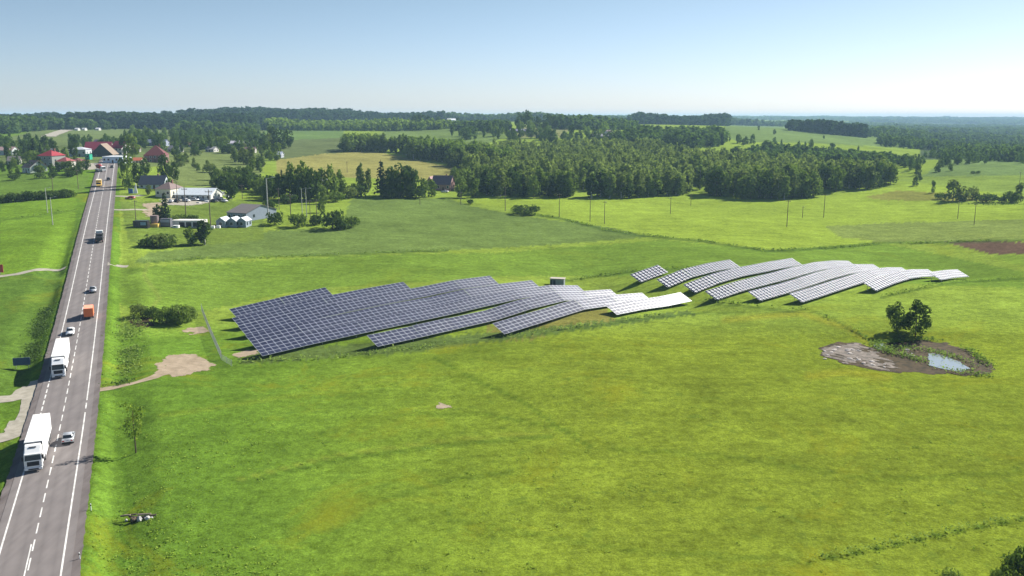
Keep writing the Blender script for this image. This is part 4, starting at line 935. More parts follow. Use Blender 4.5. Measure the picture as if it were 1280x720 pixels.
for px, py, h, lb in ((59.5, 266, 31, 'pale concrete lamp post in the meadow before the dark hedge'), (66, 281, 34, 'second pale lamp post, standing nearer the camera below the hedge'), (335.5, 277, 54, 'tall pale concrete lamp post at the corner of the farm shed'), (378, 270, 34, 'pale concrete post in the middle of the substation grove'), (383.5, 272, 36, 'pale concrete post close behind its twin in the substation grove')):
    pole(px, py, h, lb, 'lamp', 'pale concrete posts')

# wire fence along the solar park boundary
def fence(pts_px, label, h=2.0):
    P = [at(*q) for q in pts_px]; t = thing('wire_fence', label, 'fence', P[0]); m = MB(); n = 0
    for a, c in zip(P, P[1:]):
        k = max(1, round((c - a).length / 3.0)); prev = None
        for i in range(k + 1):
            q = a.lerp(c, i / k); q.z = gz(q.x, q.y); r = q - P[0]
            if prev is not None:
                for z in np.arange(.1, h, .2): m.cyl(prev + Vector((0, 0, z)), r + Vector((0, 0, z)), .018, .018, 'steel', 3)
                for j in range(1, 12):
                    s_ = prev.lerp(r, j / 12); m.cyl(s_ + Vector((0, 0, .05)), s_ + Vector((0, 0, h)), .015, .015, 'steel', 3)
            prev = r; b = MB(); b.cyl((0, 0, -.4), (0, 0, h + .1), .045, .045, 'steel', 8); b.build('fence_post', t, loc=r)
    m.build('wire_mesh', t); return t
fence([(252, 389), (259, 408), (267, 427), (277, 450)], 'grey wire mesh fence running down beside the dark solar block')
fence([(277, 450), (290, 458)], 'short braced fence piece at the corner of the dirt yard', 1.4)

# heap of logs and stones in the verge meadow
p = at(177, 648); t = thing('log_heap', 'small heap of grey stones and pale logs lying in the meadow near the road', 'heap', p)
for i in range(7):
    b = MB(); a = random.uniform(-.5, .5); x, y = random.uniform(-2, 1.4), random.uniform(-.5, .5); L = random.uniform(.8, 2.2)
    b.cyl((x - L / 2 * math.cos(a), y - L / 2 * math.sin(a), .15 + .2 * (i % 3)), (x + L / 2 * math.cos(a), y + L / 2 * math.sin(a), .2 + .2 * (i % 3)), .14, .11, simple('log', (.30, .24, .18) if i in (2, 5) else (.13, .10, .08), .9), 8); b.build('log', t)
for i in range(9):
    bm = bmesh.new(); bmesh.ops.create_icosphere(bm, subdivisions=2, radius=random.uniform(.16, .4))
    for v in bm.verts: v.co *= random.uniform(.75, 1.2)
    ms = bpy.data.meshes.new('stone'); bm.to_mesh(ms); bm.free(); ms.materials.append(M['concrete'] if i % 2 == 0 else M['bark'])
    link('stone', ms, t, (random.uniform(-2.4, 2.6), random.uniform(-.8, .6), .12))
# pale boulders on the drying pond bed
BOULD = []
for i in range(5):
    bm = bmesh.new(); bmesh.ops.create_icosphere(bm, subdivisions=2, radius=.4)
    for v in bm.verts: v.co = Vector((v.co.x * random.uniform(.8, 1.3), v.co.y * random.uniform(.8, 1.3), v.co.z * random.uniform(.45, .7)))
    ms = bpy.data.meshes.new('boulder'); bm.to_mesh(ms); bm.free(); ms.materials.append(M['stone_pale'] if 'stone_pale' in M else M.setdefault('stone_pale', simple('stone_pale', (.46, .41, .37), .9, var=.25))); BOULD.append(ms)
CL = [(1032, 436), (1050, 433), (1068, 440), (1090, 451), (1108, 460), (1060, 450), (1040, 443)]
for i in range(42):
    a = random.choice(((1030, 437, 1075, 449), (1060, 447, 1112, 461), (1040, 432, 1075, 442), (1128, 436, 1146, 446)))
    px, py = random.uniform(a[0], a[2]), random.uniform(a[1], a[3]); 
    if a[0] == 1060: py = 447 + (px - 1060) * .25 + random.uniform(-3, 3)
    q = at(px, py, .1); s = random.uniform(.35, 1.15)
    o = tag(link('boulder', BOULD[i % 5], None, q, random.uniform(0, 6)), 'pale pinkish stone strewn on the dried mud of the pond bed', 'stone', 'pale stones on the pond bed'); o.scale = (s * 1.3, s, s * .8)

# ------------------------------------------------------------------ trees
def quads(P, N, size, r):
    """leaf clump quads at P facing roughly N"""
    n = len(P); a = np.cross(N, r.normal(size=(n, 3))); a /= np.linalg.norm(a, axis=1)[:, None] + 1e-9; b = np.cross(N, a)
    s = size * r.uniform(.6, 1.3, (n, 1)); k = r.uniform(.6, 1.15, (n, 4, 1)); asp = r.uniform(.55, 1.0, (n, 1))
    c = np.stack([a * s, b * s * asp, -a * s, -b * s * asp], 1) * k
    return (P[:, None] + c).reshape(-1, 3)
def lobe_crown(lobes, n, size, r, jit=.45, shell=.72):
    L = np.array(lobes); w = (L[:, 3] * L[:, 4] + L[:, 4] * L[:, 5] + L[:, 3] * L[:, 5]); i = r.choice(len(L), n, p=w / w.sum())
    d = r.normal(size=(n, 3)); d /= np.linalg.norm(d, axis=1)[:, None]; rad = L[i, 3:6] * (shell + (1.03 - shell) * r.random((n, 1)) ** .6)
    P = L[i, :3] + d * rad; N = d / L[i, 3:6]; N /= np.linalg.norm(N, axis=1)[:, None]; N = N + r.normal(size=(n, 3)) * jit; N /= np.linalg.norm(N, axis=1)[:, None]
    return quads(P, N, size, r)
def crown(kindt, n, r):
    """unit-height crowns (z 0..1), leaf clump quads"""
    if kindt == 'round':
        lobes = [(0, 0, .49, .25, .25, .42)]
        for k in range(11):
            a = k * 2.4 + r.uniform(-.4, .4); z = r.uniform(.14, .84); rr = .25 * math.sqrt(max(.2, 1 - ((z - .45) / .48) ** 2)); q = r.uniform(.11, .17)
            lobes.append((math.cos(a) * rr, math.sin(a) * rr, z, q, q, q * 1.05))
        lobes.append((r.uniform(-.05, .05), r.uniform(-.05, .05), .87, .12, .12, .11)); return lobe_crown(lobes, n, .068 * math.sqrt(420 / n), r, .34)
    if kindt == 'tall':
        lobes = []
        for k in range(12):
            z = .11 + .80 * k / 11; a = r.uniform(0, 6.28); wd = .155 * math.sin(math.pi * min(.97, (z + .02) / 1.0)) ** .7; q = wd * r.uniform(.65, 1.0)
            lobes.append((math.cos(a) * wd * .55, math.sin(a) * wd * .55, z, q, q, q * 1.25))
        lobes.append((0, 0, .92, .05, .05, .08)); return lobe_crown(lobes, n, .056 * math.sqrt(420 / n), r, .36)
    if kindt == 'bush':
        lobes = [(0, 0, .42, .5, .5, .42)]
        for k in range(9):
            a = k * 2.4; rr = r.uniform(.3, .62); q = r.uniform(.2, .36); lobes.append((math.cos(a) * rr, math.sin(a) * rr, r.uniform(.22, .66), q, q, q * r.uniform(.8, 1.05)))
        return lobe_crown(lobes, n, .105 * math.sqrt(420 / n), r, .5)
    if kindt == 'spruce':
        z = .08 + .90 * (1 - np.sqrt(r.random(n))) ; lay = np.floor(z * 13) / 13; fr = (z - lay) * 13
        rad = (.19 * (1 - lay) + .012) * (1.05 - .55 * fr) * r.uniform(.55, 1.05, n); a = r.random(n) * 6.283
        P = np.stack([np.cos(a) * rad, np.sin(a) * rad, z], 1); N = np.stack([np.cos(a) * .8, np.sin(a) * .8, np.full(n, .7)], 1) + r.normal(size=(n, 3)) * .35
        N /= np.linalg.norm(N, axis=1)[:, None]; return quads(P, N, .036 * math.sqrt(420 / n), r)
    if kindt == 'pine':
        lobes = [(r.uniform(-.09, .09), r.uniform(-.09, .09), r.uniform(.58, .92), .11, .11, .075) for _ in range(9)]; return lobe_crown(lobes, n, .045 * math.sqrt(420 / n), r)
def qfaces(n): return np.arange(4 * n).reshape(-1, 4)
def trunk_mesh(kindt, birch=False):
    b = MB(); m = 'birch_bark' if birch else 'bark'
    top = {'round': .62, 'tall': .9, 'bush': .5, 'spruce': .95, 'pine': .85, 'sapling': .85}[kindt]; rr = {'bush': .05}.get(kindt, .018)
    b.cyl((0, 0, -.05), (.004, .003, top * .5), rr * 1.2, rr * .8, m, 7); b.cyl((.004, .003, top * .5), (0, 0, top), rr * .8, rr * .22, m, 7)
    if kindt in ('round', 'tall', 'pine', 'bush', 'sapling'):
        for i in range(5):
            a = i * 2.4; z = top * (.42 + .1 * i); l = .16 if kindt in ('round', 'bush') else .08
            b.cyl((0, 0, z), (math.cos(a) * l, math.sin(a) * l, z + l * .9), rr * .45, rr * .15, m, 5)
    return b.mesh('trunk')
CROWNS, TRUNKS = {}, {}
for kt, nv in (('round', 4), ('tall', 3), ('spruce', 2), ('pine', 2), ('bush', 3)):
    for v in range(nv):
        for dens, n in (('hi', 1500), ('lo', 520), ('far', 110)): CROWNS[kt, dens, v] = crown(kt, n, np.random.default_rng(v * 17 + len(kt)))
NVAR = {'round': 4, 'tall': 3, 'spruce': 2, 'pine': 2, 'bush': 3}
_cm = {}
def crown_mesh(kt, dens, v, leaf):
    k = (kt, dens, v, leaf)
    if k not in _cm: _cm[k] = big_mesh('crown', CROWNS[kt, dens, v], qfaces(len(CROWNS[kt, dens, v]) // 4), [M['leaf_' + leaf]])
    return _cm[k]
def trunk_of(kt, birch=False):
    if (kt, birch) not in TRUNKS: TRUNKS[kt, birch] = trunk_mesh(kt, birch)
    return TRUNKS[kt, birch]
NAMES = {'round': 'broadleaf_tree', 'tall': 'birch_tree', 'spruce': 'spruce_tree', 'pine': 'pine_tree', 'bush': 'bush'}
def plant(kt, p, h, wide, leaf, label, group=None, dens='lo', birch=None, cat=None):
    t = thing('broadleaf_tree' if cat == 'tree' and kt == 'bush' else NAMES[kt], label, cat or ('bush' if kt == 'bush' else 'tree'), p, random.uniform(0, 6.28), group)
    w = h * wide; t.scale = (w, w, h)
    link('crown', crown_mesh(kt, dens, random.randrange(NVAR[kt]), leaf), t)
    link('trunk', trunk_of(kt, kt == 'tall' if birch is None else birch), t); return t
def plant_px(kt, px, py, hpx, wide, leaf, label, group=None, dens='lo', Y=None, **k):
    if Y is None: p = at(px, py)
    else: x, y = far(px, Y); p = Vector((x, y, gz(x, y)))
    h = hpx * mpp(p) * 1.02; p.z -= .1; return plant(kt, p, h, wide, leaf, label, group, dens, **k)

# --- trees and bushes that stand alone
plant_px('round', 1120, 414, 38, 1.0, 'dark', 'dark round tree above the drying pond, on the side towards the panels', 'pair of trees by the pond', 'hi', cat='tree')
plant_px('round', 1144, 421, 49, .95, 'dark', 'taller rounded tree of the pair, leaning over the muddy pond', 'pair of trees by the pond', 'hi', cat='tree')
plant_px('bush', 1128, 424, 13, 1.5, 'mid', 'low bush at the foot of the two pond trees', None, 'hi')
for px, py, h, w_, lf, lb in ((176, 392, 13, 1.1, 'olive', 'brownish small bush at the end of the bush clump by the bare mud'), (190, 395, 13, 1.0, 'dark', 'dark low bush in the middle of the clump near the fence'), (208, 402, 19, 1.0, 'mid', 'tall bushy willow in the clump near the fence'), (224, 403, 24, .85, 'mid', 'largest rounded bush in the clump near the fence'), (236, 399, 18, .9, 'light', 'light green bush ending the clump near the fence')):
    plant_px('bush', px, py + 2, h * 1.25, w_ * .82, lf, lb, 'bush clump between the road and the fence', 'hi')
plant_px('bush', 655, 268, 14, 1.75, 'dark', 'round dark bush alone at the edge of the dark crop field', None, 'hi')
plant_px('bush', 1278, 730, 58, .55, 'dark', 'dark bush cut by the lower corner of the picture', 'bushes at the lower corner', 'hi')
plant_px('bush', 1256, 740, 42, .6, 'mid', 'smaller green bush beside the dark corner bush', 'bushes at the lower corner', 'hi')
plant_px('bush', 1188, 735, 26, .7, 'light', 'pale green bush top peeping in at the bottom edge', 'bushes at the lower corner', 'hi')
# thin young roadside tree with an open crown
p = at(170, 566); h = 66 * mpp(p); t = thing('young_tree', 'thin young roadside tree with an airy pale crown in the verge', 'tree', p, 1.0); t.scale = (h * .72, h * .72, h)
r_ = np.random.default_rng(5); lob = [(r_.uniform(-.17, .17), r_.uniform(-.17, .17), z, .13, .13, .12) for z in np.linspace(.34, .90, 14)]
V = lobe_crown(lob, 560, .030, r_, .9, .25); link('crown', big_mesh('crown', V, qfaces(len(V) // 4), [M['leaf_grass']]), t); link('trunk', trunk_mesh('sapling'), t)

def row_of(items, group):
    for kt, px, py, h, w_, lf, lb in items: plant_px(kt, px, py, h, w_, lf, lb, group)
row_of([('round', 160, 236, 44, .62, 'mid', 'tall roadside tree hiding the village end of the road'), ('round', 172, 232, 30, .7, 'dark', 'darker tree just behind the tall roadside tree'), ('round', 166, 200, 34, .75, 'mid', 'big tree beside the crimson roofs'), ('round', 157, 194, 26, .7, 'dark', 'dark tree close to the crimson roofs at the junction'),
    ('round', 181, 222, 26, .8, 'dark', 'dark garden tree in front of the maroon villa'), ('round', 207, 227, 36, .62, 'dark', 'tallest dark garden tree above the white-gabled house'), ('round', 218, 226, 26, .7, 'dark', 'dark round tree next to the cream hip-roofed house'), ('round', 212, 238, 16, .9, 'light', 'bright small tree behind the brown hip roof'), ('round', 186, 244, 14, .8, 'olive', 'olive shrub tree at the yard drive'),
    ('spruce', 208, 280, 42, 1.25, 'needle', 'dark spruce standing in the farmyard between container and drive'), ('round', 199, 279, 24, .8, 'dark', 'round dark tree hugging the farmyard spruce'), ('round', 290, 250, 26, .95, 'dark', 'round dark tree at the end of the workshop yard'), ('bush', 228, 278, 13, .9, 'mid', 'green bush behind the garage row'), ('bush', 220, 279, 11, .9, 'light', 'yellow-green bush behind the container'), ('bush', 240, 278, 12, .8, 'dark', 'dark green bush behind the middle garage door'),
    ('round', 239, 307, 24, .95, 'mid', 'upright twin bush tree at the edge of the crop below the garages'), ('tall', 256, 306, 32, 1.7, 'dark', 'taller upright tree at the edge of the crop below the tents'), ('bush', 196, 309, 20, .95, 'olive', 'grey-green willow scrub below the bus shelter'), ('bush', 209, 309, 21, .85, 'light', 'pale scrub willow beside the grey-green one'), ('bush', 183, 309, 13, 1.2, 'dark', 'low dark scrub at the start of the crop edge')], 'trees and bushes round the farmyard')
row_of([('bush', 344, 281, 18, .75, 'dark', 'dark bush at the corner of the farm shed'), ('bush', 337, 262, 14, .8, 'dark', 'round bush behind the concrete lamp post'), ('bush', 374, 284, 21, .7, 'mid', 'leafy bush at the foot of the substation posts'), ('bush', 395, 281, 15, .8, 'dark', 'low dark bush right of the substation posts'), ('bush', 416, 286, 26, .72, 'dark', 'largest dark bush before the roadside grove'), ('bush', 426, 287, 14, .8, 'dark', 'small dark bush leaning on the largest one'), ('bush', 440, 284, 16, .9, 'mid', 'last bush of the line running into the crop'),
    ('round', 352, 250, 34, .75, 'dark', 'dark tree at the near corner of the grove'), ('spruce', 353, 240, 30, 1.0, 'needle', 'dark spruce inside the grove by the road side'), ('round', 366, 250, 48, .62, 'mid', 'tallest tree of the grove behind the substation'), ('round', 380, 250, 50, .60, 'mid', 'second tallest tree of the grove, spreading crown'), ('round', 393, 252, 44, .65, 'dark', 'dark tree in the middle of the grove'), ('tall', 402, 250, 40, 1.2, 'light', 'light tree behind the half hidden barn'), ('round', 413, 250, 46, .62, 'mid', 'high round tree at the back of the grove'), ('tall', 425, 248, 36, 1.1, 'mid', 'slim tree on the outer side of the grove'), ('round', 404, 255, 24, .7, 'light', 'small bright tree in front of the barn roof'), ('round', 402, 266, 18, .8, 'mid', 'lone small tree standing forward of the grove'),
    ('round', 494, 247, 34, .95, 'dark', 'dark lower tree filling the great clump from the front'), ('round', 508, 246, 38, .9, 'dark', 'dark tree wedged between the great tree and the closing one'), ('bush', 520, 248, 15, 1.0, 'dark', 'dark bush at the foot of the great clump'), ('bush', 484, 248, 14, 1.0, 'dark', 'dark bush at the foot of the tall spruce'), ('round', 372, 251, 40, .8, 'dark', 'dark spreading tree filling the front of the grove'), ('round', 387, 249, 42, .8, 'dark', 'dark tree deep in the grove between two taller ones'), ('bush', 360, 254, 14, 1.1, 'dark', 'dark undergrowth bush below the front of the grove'), ('bush', 420, 252, 14, 1.1, 'mid', 'undergrowth bush at the outer end of the grove'),
    ('bush', 436, 248, 16, .8, 'olive', 'pale scrub between the grove and the dark clump'), ('bush', 447, 246, 20, .85, 'dark', 'dark bush before the pale field'), ('tall', 452, 240, 36, .9, 'olive', 'thin open tree against the pale field'), ('tall', 461, 240, 30, .8, 'olive', 'bare-looking thin tree beside the open one'),
    ('spruce', 477, 245, 47, 1.35, 'needle', 'tall dark spruce beside the great dark trees'), ('round', 487, 246, 38, .85, 'dark', 'dark tree tucked against the tall spruce'), ('round', 501, 247, 44, .9, 'dark', 'great dark tree casting a long shade on the crop'), ('round', 513, 247, 40, .8, 'dark', 'dark tree closing the great clump'), ('round', 528, 247, 26, .85, 'mid', 'middle green tree between the clump and the farmhouse'), ('round', 540, 246, 22, .85, 'mid', 'round tree in front of the farmhouse annexe'), ('round', 577, 247, 28, .85, 'light', 'light round tree right beside the farmhouse'), ('round', 594, 247, 24, .85, 'mid', 'round green tree next to the light one'), ('bush', 588, 255, 7, .8, 'dark', 'tiny dark bush out in the meadow'), ('bush', 645, 246, 9, 1.2, 'light', 'bright low bush at the meadow edge')], 'trees and bushes of the roadside grove and farmhouse')
row_of([('round', 1191, 251, 27, 1.2, 'olive', 'tallest grey-green tree of the roadside bushes'), ('round', 1203, 251, 19, 1.2, 'olive', 'grey round tree next to the tallest of the roadside bushes'), ('round', 1216, 249, 17, 1.2, 'olive', 'spreading grey tree behind the low dark bushes'), ('bush', 1232, 253, 12, 1.4, 'dark', 'low dark hedge-like bush by the field lane'), ('bush', 1252, 253, 8, 1.0, 'dark', 'small dark bush between two larger ones on the lane'), ('bush', 1263, 253, 17, .9, 'mid', 'bush on the lane at the picture edge'), ('round', 1273, 252, 24, .7, 'olive', 'taller tree above the last lane bush'), ('bush', 1175, 249, 10, .9, 'mid', 'small bush standing off from the grey trees'), ('round', 1166, 241, 16, .5, 'mid', 'single slim small tree in the pale strip')], 'grey bushes along the field lane')

# --- village and hillside trees, scattered over their gardens
def scatter_px(n, poly, kinds, hr, leafs, label, group, Ymap=None, seed=0, dens='lo'):
    r = random.Random(seed); xs = [q[0] for q in poly]; ys = [q[1] for q in poly]; got = []; tries = 0
    while len(got) < n and tries < 4000:
        tries += 1; px, py = r.uniform(min(xs), max(xs)), r.uniform(min(ys), max(ys))
        if not inpoly(np.array(px), np.array(py), poly): continue
        if any(abs(px - a) < 5 and abs(py - c) < 2 for a, c in got): continue
        got.append((px, py))
    for px, py in sorted(got, key=lambda q: q[1]):
        kt = r.choice(kinds); lf = 'needle' if kt in ('spruce', 'pine') else r.choice(leafs)
        hh = r.uniform(*hr)
        plant_px(kt, px, py, hh, {'round': r.uniform(.7, .95), 'tall': 1.15, 'spruce': 1.2, 'bush': .8, 'pine': 1}[kt], lf, label, group, dens)
DK = ['dark', 'dark', 'mid']
scatter_px(30, [(0, 205), (25, 196), (95, 198), (100, 212), (100, 219), (0, 222)], ['round', 'round', 'bush'], (8, 15), DK, 'dark leafy tree in the gardens round the red-roofed houses by the road', 'garden trees left of the highway', seed=1)
scatter_px(20, [(0, 192), (30, 186), (90, 188), (98, 200), (40, 204), (0, 206)], ['round', 'round', 'spruce', 'tall'], (12, 21), DK, 'dark tree rising behind the red-roofed villas beside the road', 'trees behind the red-roofed villas', seed=2)
for px, h in ((43, 26), (31, 18), (37, 20)): plant_px('spruce', px, 197, h, 1.0, 'needle', 'narrow dark spruce standing over the red-roofed villas', 'spruces behind the villas')
scatter_px(18, [(150, 184), (230, 180), (300, 184), (330, 192), (240, 197), (215, 200), (160, 192)], ['round', 'round', 'bush'], (8, 16), ['mid', 'dark', 'olive'], 'tree scattered on the slope behind the maroon villa', 'trees on the slope behind the villa', seed=3)
scatter_px(18, [(150, 166), (330, 166), (335, 182), (150, 178)], ['round', 'tall', 'round'], (8, 15), DK, 'far tree among the hillside gardens below the ridge forest', 'hillside garden trees', seed=4)
scatter_px(8, [(225, 200), (262, 205), (262, 218), (225, 212)], ['bush', 'round'], (8, 14), ['mid', 'olive'], 'small bush tree on the meadow behind the workshop', 'meadow bushes behind the workshop', seed=5)
scatter_px(14, [(262, 226), (300, 222), (322, 228), (322, 240), (268, 238)], ['round', 'bush'], (15, 25), ['mid', 'dark', 'dark'], 'leafy tree in the belt behind the farm shed', 'tree belt behind the farm shed', seed=6)
scatter_px(18, [(290, 196), (345, 184), (372, 186), (345, 204), (318, 222), (300, 214)], ['round', 'round', 'tall'], (14, 24), ['mid', 'dark', 'olive'], 'tree in the loose grove beside the pale hill field', 'grove beside the pale hill field', seed=7)
scatter_px(12, [(322, 240), (350, 236), (352, 252), (330, 250)], ['round', 'bush'], (16, 28), ['mid', 'dark'], 'tree at the rear edge of the roadside grove', 'rear trees of the roadside grove', seed=8)
for px, py, h in ((342, 186, 28), (353, 186, 24), (361, 185, 25), (331, 188, 18), (327, 187, 16)): plant_px('round', px, py, h, .8, 'dark', 'dark tall tree standing by the little barn on the pale field edge', 'dark trees by the field barn')
for px, py, h, kt in ((88, 221, 9, 'bush'), (66, 222, 8, 'bush'), (50, 223, 8, 'bush'), (18, 225, 9, 'bush'), (95, 219, 12, 'round'), (101, 216, 17, 'round'), (108, 213, 15, 'round')): plant_px(kt, px, py, h, .95, 'dark', 'dark garden hedge tree at the edge of the roadside lawn', 'hedge trees along the lawn')
for i, px in enumerate(range(4, 92, 7)): plant_px('bush', px, 253 - i * .55, 11 + (i % 3), .95, 'dark' if i % 3 else 'mid', 'dark bush of the hedge crossing the meadow below the roadside lawn', 'hedge across the meadow', 'lo')
for px, py, h in ((1144, 232, 12), (1188, 214, 10), (1172, 215, 13), (1176, 209, 12), (1184, 208, 14), (1196, 206, 8), (1147, 219, 14), (1150, 226, 9), (1216, 217, 4), (1222, 217, 4)): plant_px('round' if h > 5 else 'bush', px, py, h, .9, 'dark', 'dark tree by the track beyond the forest corner', 'trees beyond the forest corner')

# --- the central wood: front trees one by one, the mass behind them as one wood
def wpoly(pts):
    out = []
    for q in pts:
        if q[1] is None or q[1] > 320: out.append(far(q[0], q[1]))
        else: v = at(*q); out.append((v.x, v.y))
    return out
def poisson(poly, d, r):
    P = np.array(poly); lo, hi = P.min(0), P.max(0); nx, ny = int((hi[0] - lo[0]) / d) + 1, int((hi[1] - lo[1]) / d) + 1
    X, Y = np.meshgrid(np.arange(nx), np.arange(ny)); X = lo[0] + (X + (Y % 2) * .5) * d + r.uniform(-.38, .38, X.shape) * d; Y = lo[1] + Y * d + r.uniform(-.38, .38, Y.shape) * d
    k = inpoly(X, Y, poly); return np.stack([X[k], Y[k]], 1)
def wood(name, pts, heights, kinds, dens, leaf, label, cat='wood', wide=(1, 1), sink=.3):
    r = np.random.default_rng(len(pts)); Vs, Ts = [], []
    Z = gz_raw(pts[:, 0], pts[:, 1])
    for (x, y), z, h in zip(pts, Z, heights):
        kt = kinds[r.integers(len(kinds))]; c = CROWNS[kt, dens, r.integers(NVAR[kt])]; a = r.uniform(0, 6.28); ca_, sa = math.cos(a), math.sin(a)
        w_ = h * r.uniform(*wide); V = np.empty_like(c); V[:, 0] = (c[:, 0] * ca_ - c[:, 1] * sa) * w_ + x; V[:, 1] = (c[:, 0] * sa + c[:, 1] * ca_) * w_ + y; V[:, 2] = c[:, 2] * h + z - sink
        Vs.append(V); Ts.append(np.full(len(c), r.random() ** 1.2, np.float32))
    V = np.concatenate(Vs); me = big_mesh(name, V, qfaces(len(V) // 4), [M['wood_' + leaf]])
    a = me.attributes.new('tint', 'FLOAT', 'POINT'); a.data.foreach_set('value', np.concatenate(Ts))
    o = kind(link(name, me), 'stuff'); return tag(o, label, cat)
WR = np.random.default_rng(11)
def front_split(P, nfront):
    """the trees nearest the eye in their own column of view come first"""
    u = P[:, 0] / P[:, 1]; order = np.argsort(P[:, 1]); bins = {}; sc = np.full(len(P), 1e9)
    for i in order:
        b = int(u[i] * 160); bins.setdefault(b, 0); sc[i] = bins[b]; bins[b] += 1
    o = np.lexsort((P[:, 1], sc)); return o[:nfront], o[nfront:]
SPOT_D = 6.9
WA = wpoly([(600, 245), (640, 248), (700, 247), (760, 248.5), (800, 248), (858, 244), (866, 238), (868, 660.), (868, 800.), (820, 900.), (700, 900.), (600, 830.), (560, 700.), (585, 600.)])
WB = wpoly([(905, 246), (930, 250), (975, 251), (1003, 248), (1045, 241), (1075, 238), (1120, 230), (1136, 224), (1128, 640.), (1090, 700.), (1000, 740.), (930, 780.), (870, 820.), (866, 640.), (890, 560.)])
for wi, (W_, kinds, n1, lab) in enumerate(((WA, ['tall', 'round', 'tall', 'spruce'], 62, 'leafy tree along the front edge of the central wood behind the meadow poles'), (WB, ['round', 'round', 'tall'], 62, 'large round-crowned tree on the front edge of the wood corner above the bright meadow'))):
    P = poisson(W_, SPOT_D + wi * .8, WR); gap = np.sin(P[:, 0] * .071 + 2) + np.sin(P[:, 1] * .063 + P[:, 0] * .02) + WR.normal(size=len(P)) * .5; P = P[gap > -1.25]; f, b = front_split(P, n1)
    for i in f:
        x, y = P[i]; kt = kinds[int(WR.integers(len(kinds)))]; h = WR.uniform(12, 17.5) if wi == 0 else WR.uniform(15, 21)
        if kt == 'spruce': h *= .95
        plant(kt, Vector((x, y, gz(x, y) - .1)), h, {'round': WR.uniform(.75, 1.0), 'tall': WR.uniform(1.2, 1.6), 'spruce': 1.15}[kt], 'needle' if kt == 'spruce' else ('mid', 'light', 'dark', 'olive')[int(WR.integers(4))], lab, 'front trees of the central wood' if wi == 0 else 'front trees of the wood corner')
    wood('wood_canopy', P[b], (WR.uniform(8, 17.5, len(b)) if wi == 0 else WR.uniform(9, 19, len(b))), ['tall', 'round', 'tall', 'round'], 'lo', 'olive', 'mass of leafy crowns filling the middle of the central wood' if wi == 0 else 'mass of rounder crowns filling the wood corner', wide=(.7, 1.1))
WC = wpoly([(432, 191), (470, 190), (505, 192), (512, 199), (560, 203), (575, 209), (612, 214), (640, 218), (640, 740.), (600, 800.), (520, 850.), (430, 850.)])
P = poisson(WC, 6.6, WR); f, b = front_split(P, 40)
for i in f:
    x, y = P[i]; kt = ('tall', 'tall', 'round')[int(WR.integers(3))]
    plant(kt, Vector((x, y, gz(x, y) - .1)), WR.uniform(13, 18), {'round': .7, 'tall': 1.3}[kt], ('mid', 'dark')[int(WR.integers(2))], 'tall slim tree on the straight edge of the young wood above the pale field', 'edge trees of the young wood')
wood('wood_canopy', P[b], WR.uniform(13, 18, len(b)), ['tall', 'tall', 'round'], 'lo', 'mid', 'mass of slim crowns in the young wood above the pale field', wide=(.9, 1.3))
# belt joining farmhouse and the central wood
WD = wpoly([(566, 232), (585, 240), (602, 243), (640, 245), (625, 225), (600, 218)])
P = poisson(WD, 8.0, WR)
for x, y in P[:26]: plant('round', Vector((x, y, gz(x, y) - .1)), WR.uniform(9, 15), WR.uniform(.8, 1.0), ('mid', 'light', 'dark')[int(WR.integers(3))], 'bushy tree in the belt linking the farmhouse and the central wood', 'tree belt beside the farmhouse')

# far woods: one mass each
def far_wood(label, pts, d, hr, kinds, leaf, dens='far', wide=(1.1, 1.6), name='forest'):
    P = poisson([far(px, Y) for px, Y in pts], d, WR); sw = np.sin(P[:, 0] / 37) + np.sin(P[:, 0] / 91 + 1) + np.sin(P[:, 1] / 53); wood(name, P, WR.uniform(*hr, len(P)) * (.86 + .11 * sw), kinds, dens, leaf, label, 'forest', wide)
far_wood('dark pine ridge forest behind the village on the skyline', [(-140, 1330), (60, 1350), (150, 1280), (235, 1300), (310, 1330), (330, 1500), (330, 1700), (60, 1700), (-140, 1600)], 10, (17, 23), ['pine', 'spruce', 'round'], 'needle')
far_wood('dark forest on the high ridge in the middle distance', [(228, 1750), (330, 1800), (420, 1850), (560, 2050), (560, 2300), (330, 2250), (228, 2050)], 13, (18, 25), ['pine', 'round', 'spruce'], 'needle')
far_wood('blue-green forest belt below the ridge beyond the hill fields', [(330, 1330), (400, 1290), (480, 1230), (520, 1220), (565, 1260), (565, 1350), (480, 1380), (340, 1500)], 9, (13, 18), ['round', 'tall'], 'mid')
far_wood('loose forest belt under the pine ridge near the hillside gardens', [(225, 1120), (310, 1180), (325, 1280), (240, 1290)], 10, (11, 17), ['round', 'tall'], 'dark')
far_wood('woodland at the outer left behind the village roofs', [(-140, 900), (20, 1000), (62, 1150), (150, 1240), (60, 1330), (-140, 1300)], 10, (12, 18), ['round', 'tall'], 'dark')
far_wood('belt of trees along the plain behind the young wood', [(568, 1200), (620, 1150), (640, 1180), (625, 1300), (570, 1330)], 9, (12, 18), ['round', 'tall'], 'dark')
far_wood('tree belt beyond the white warehouse', [(560, 2300), (640, 2300), (1000, 2900), (1000, 3300), (560, 2700)], 18, (16, 24), ['round', 'tall'], 'dark', wide=(1.4, 2))
far_wood('broad wood on the plain behind the long barns', [(690, 1220), (770, 1230), (800, 1330), (760, 1420), (690, 1360)], 12, (14, 20), ['round', 'tall'], 'dark')
far_wood('trees crowding the hollow behind the central wood', [(770, 960), (860, 950), (905, 1000), (900, 1130), (800, 1120)], 9, (13, 19), ['round', 'tall'], 'dark')
far_wood('wooded foot of the green hill', [(905, 860), (1000, 800), (1090, 760), (1140, 800), (1100, 900), (960, 960)], 10, (11, 16), ['round', 'tall'], 'dark')
far_wood('dark wooded hilltop on the skyline right of the plain', [(785, 1900), (830, 1880), (905, 1950), (910, 2150), (800, 2200)], 13, (20, 30), ['pine', 'round'], 'needle')
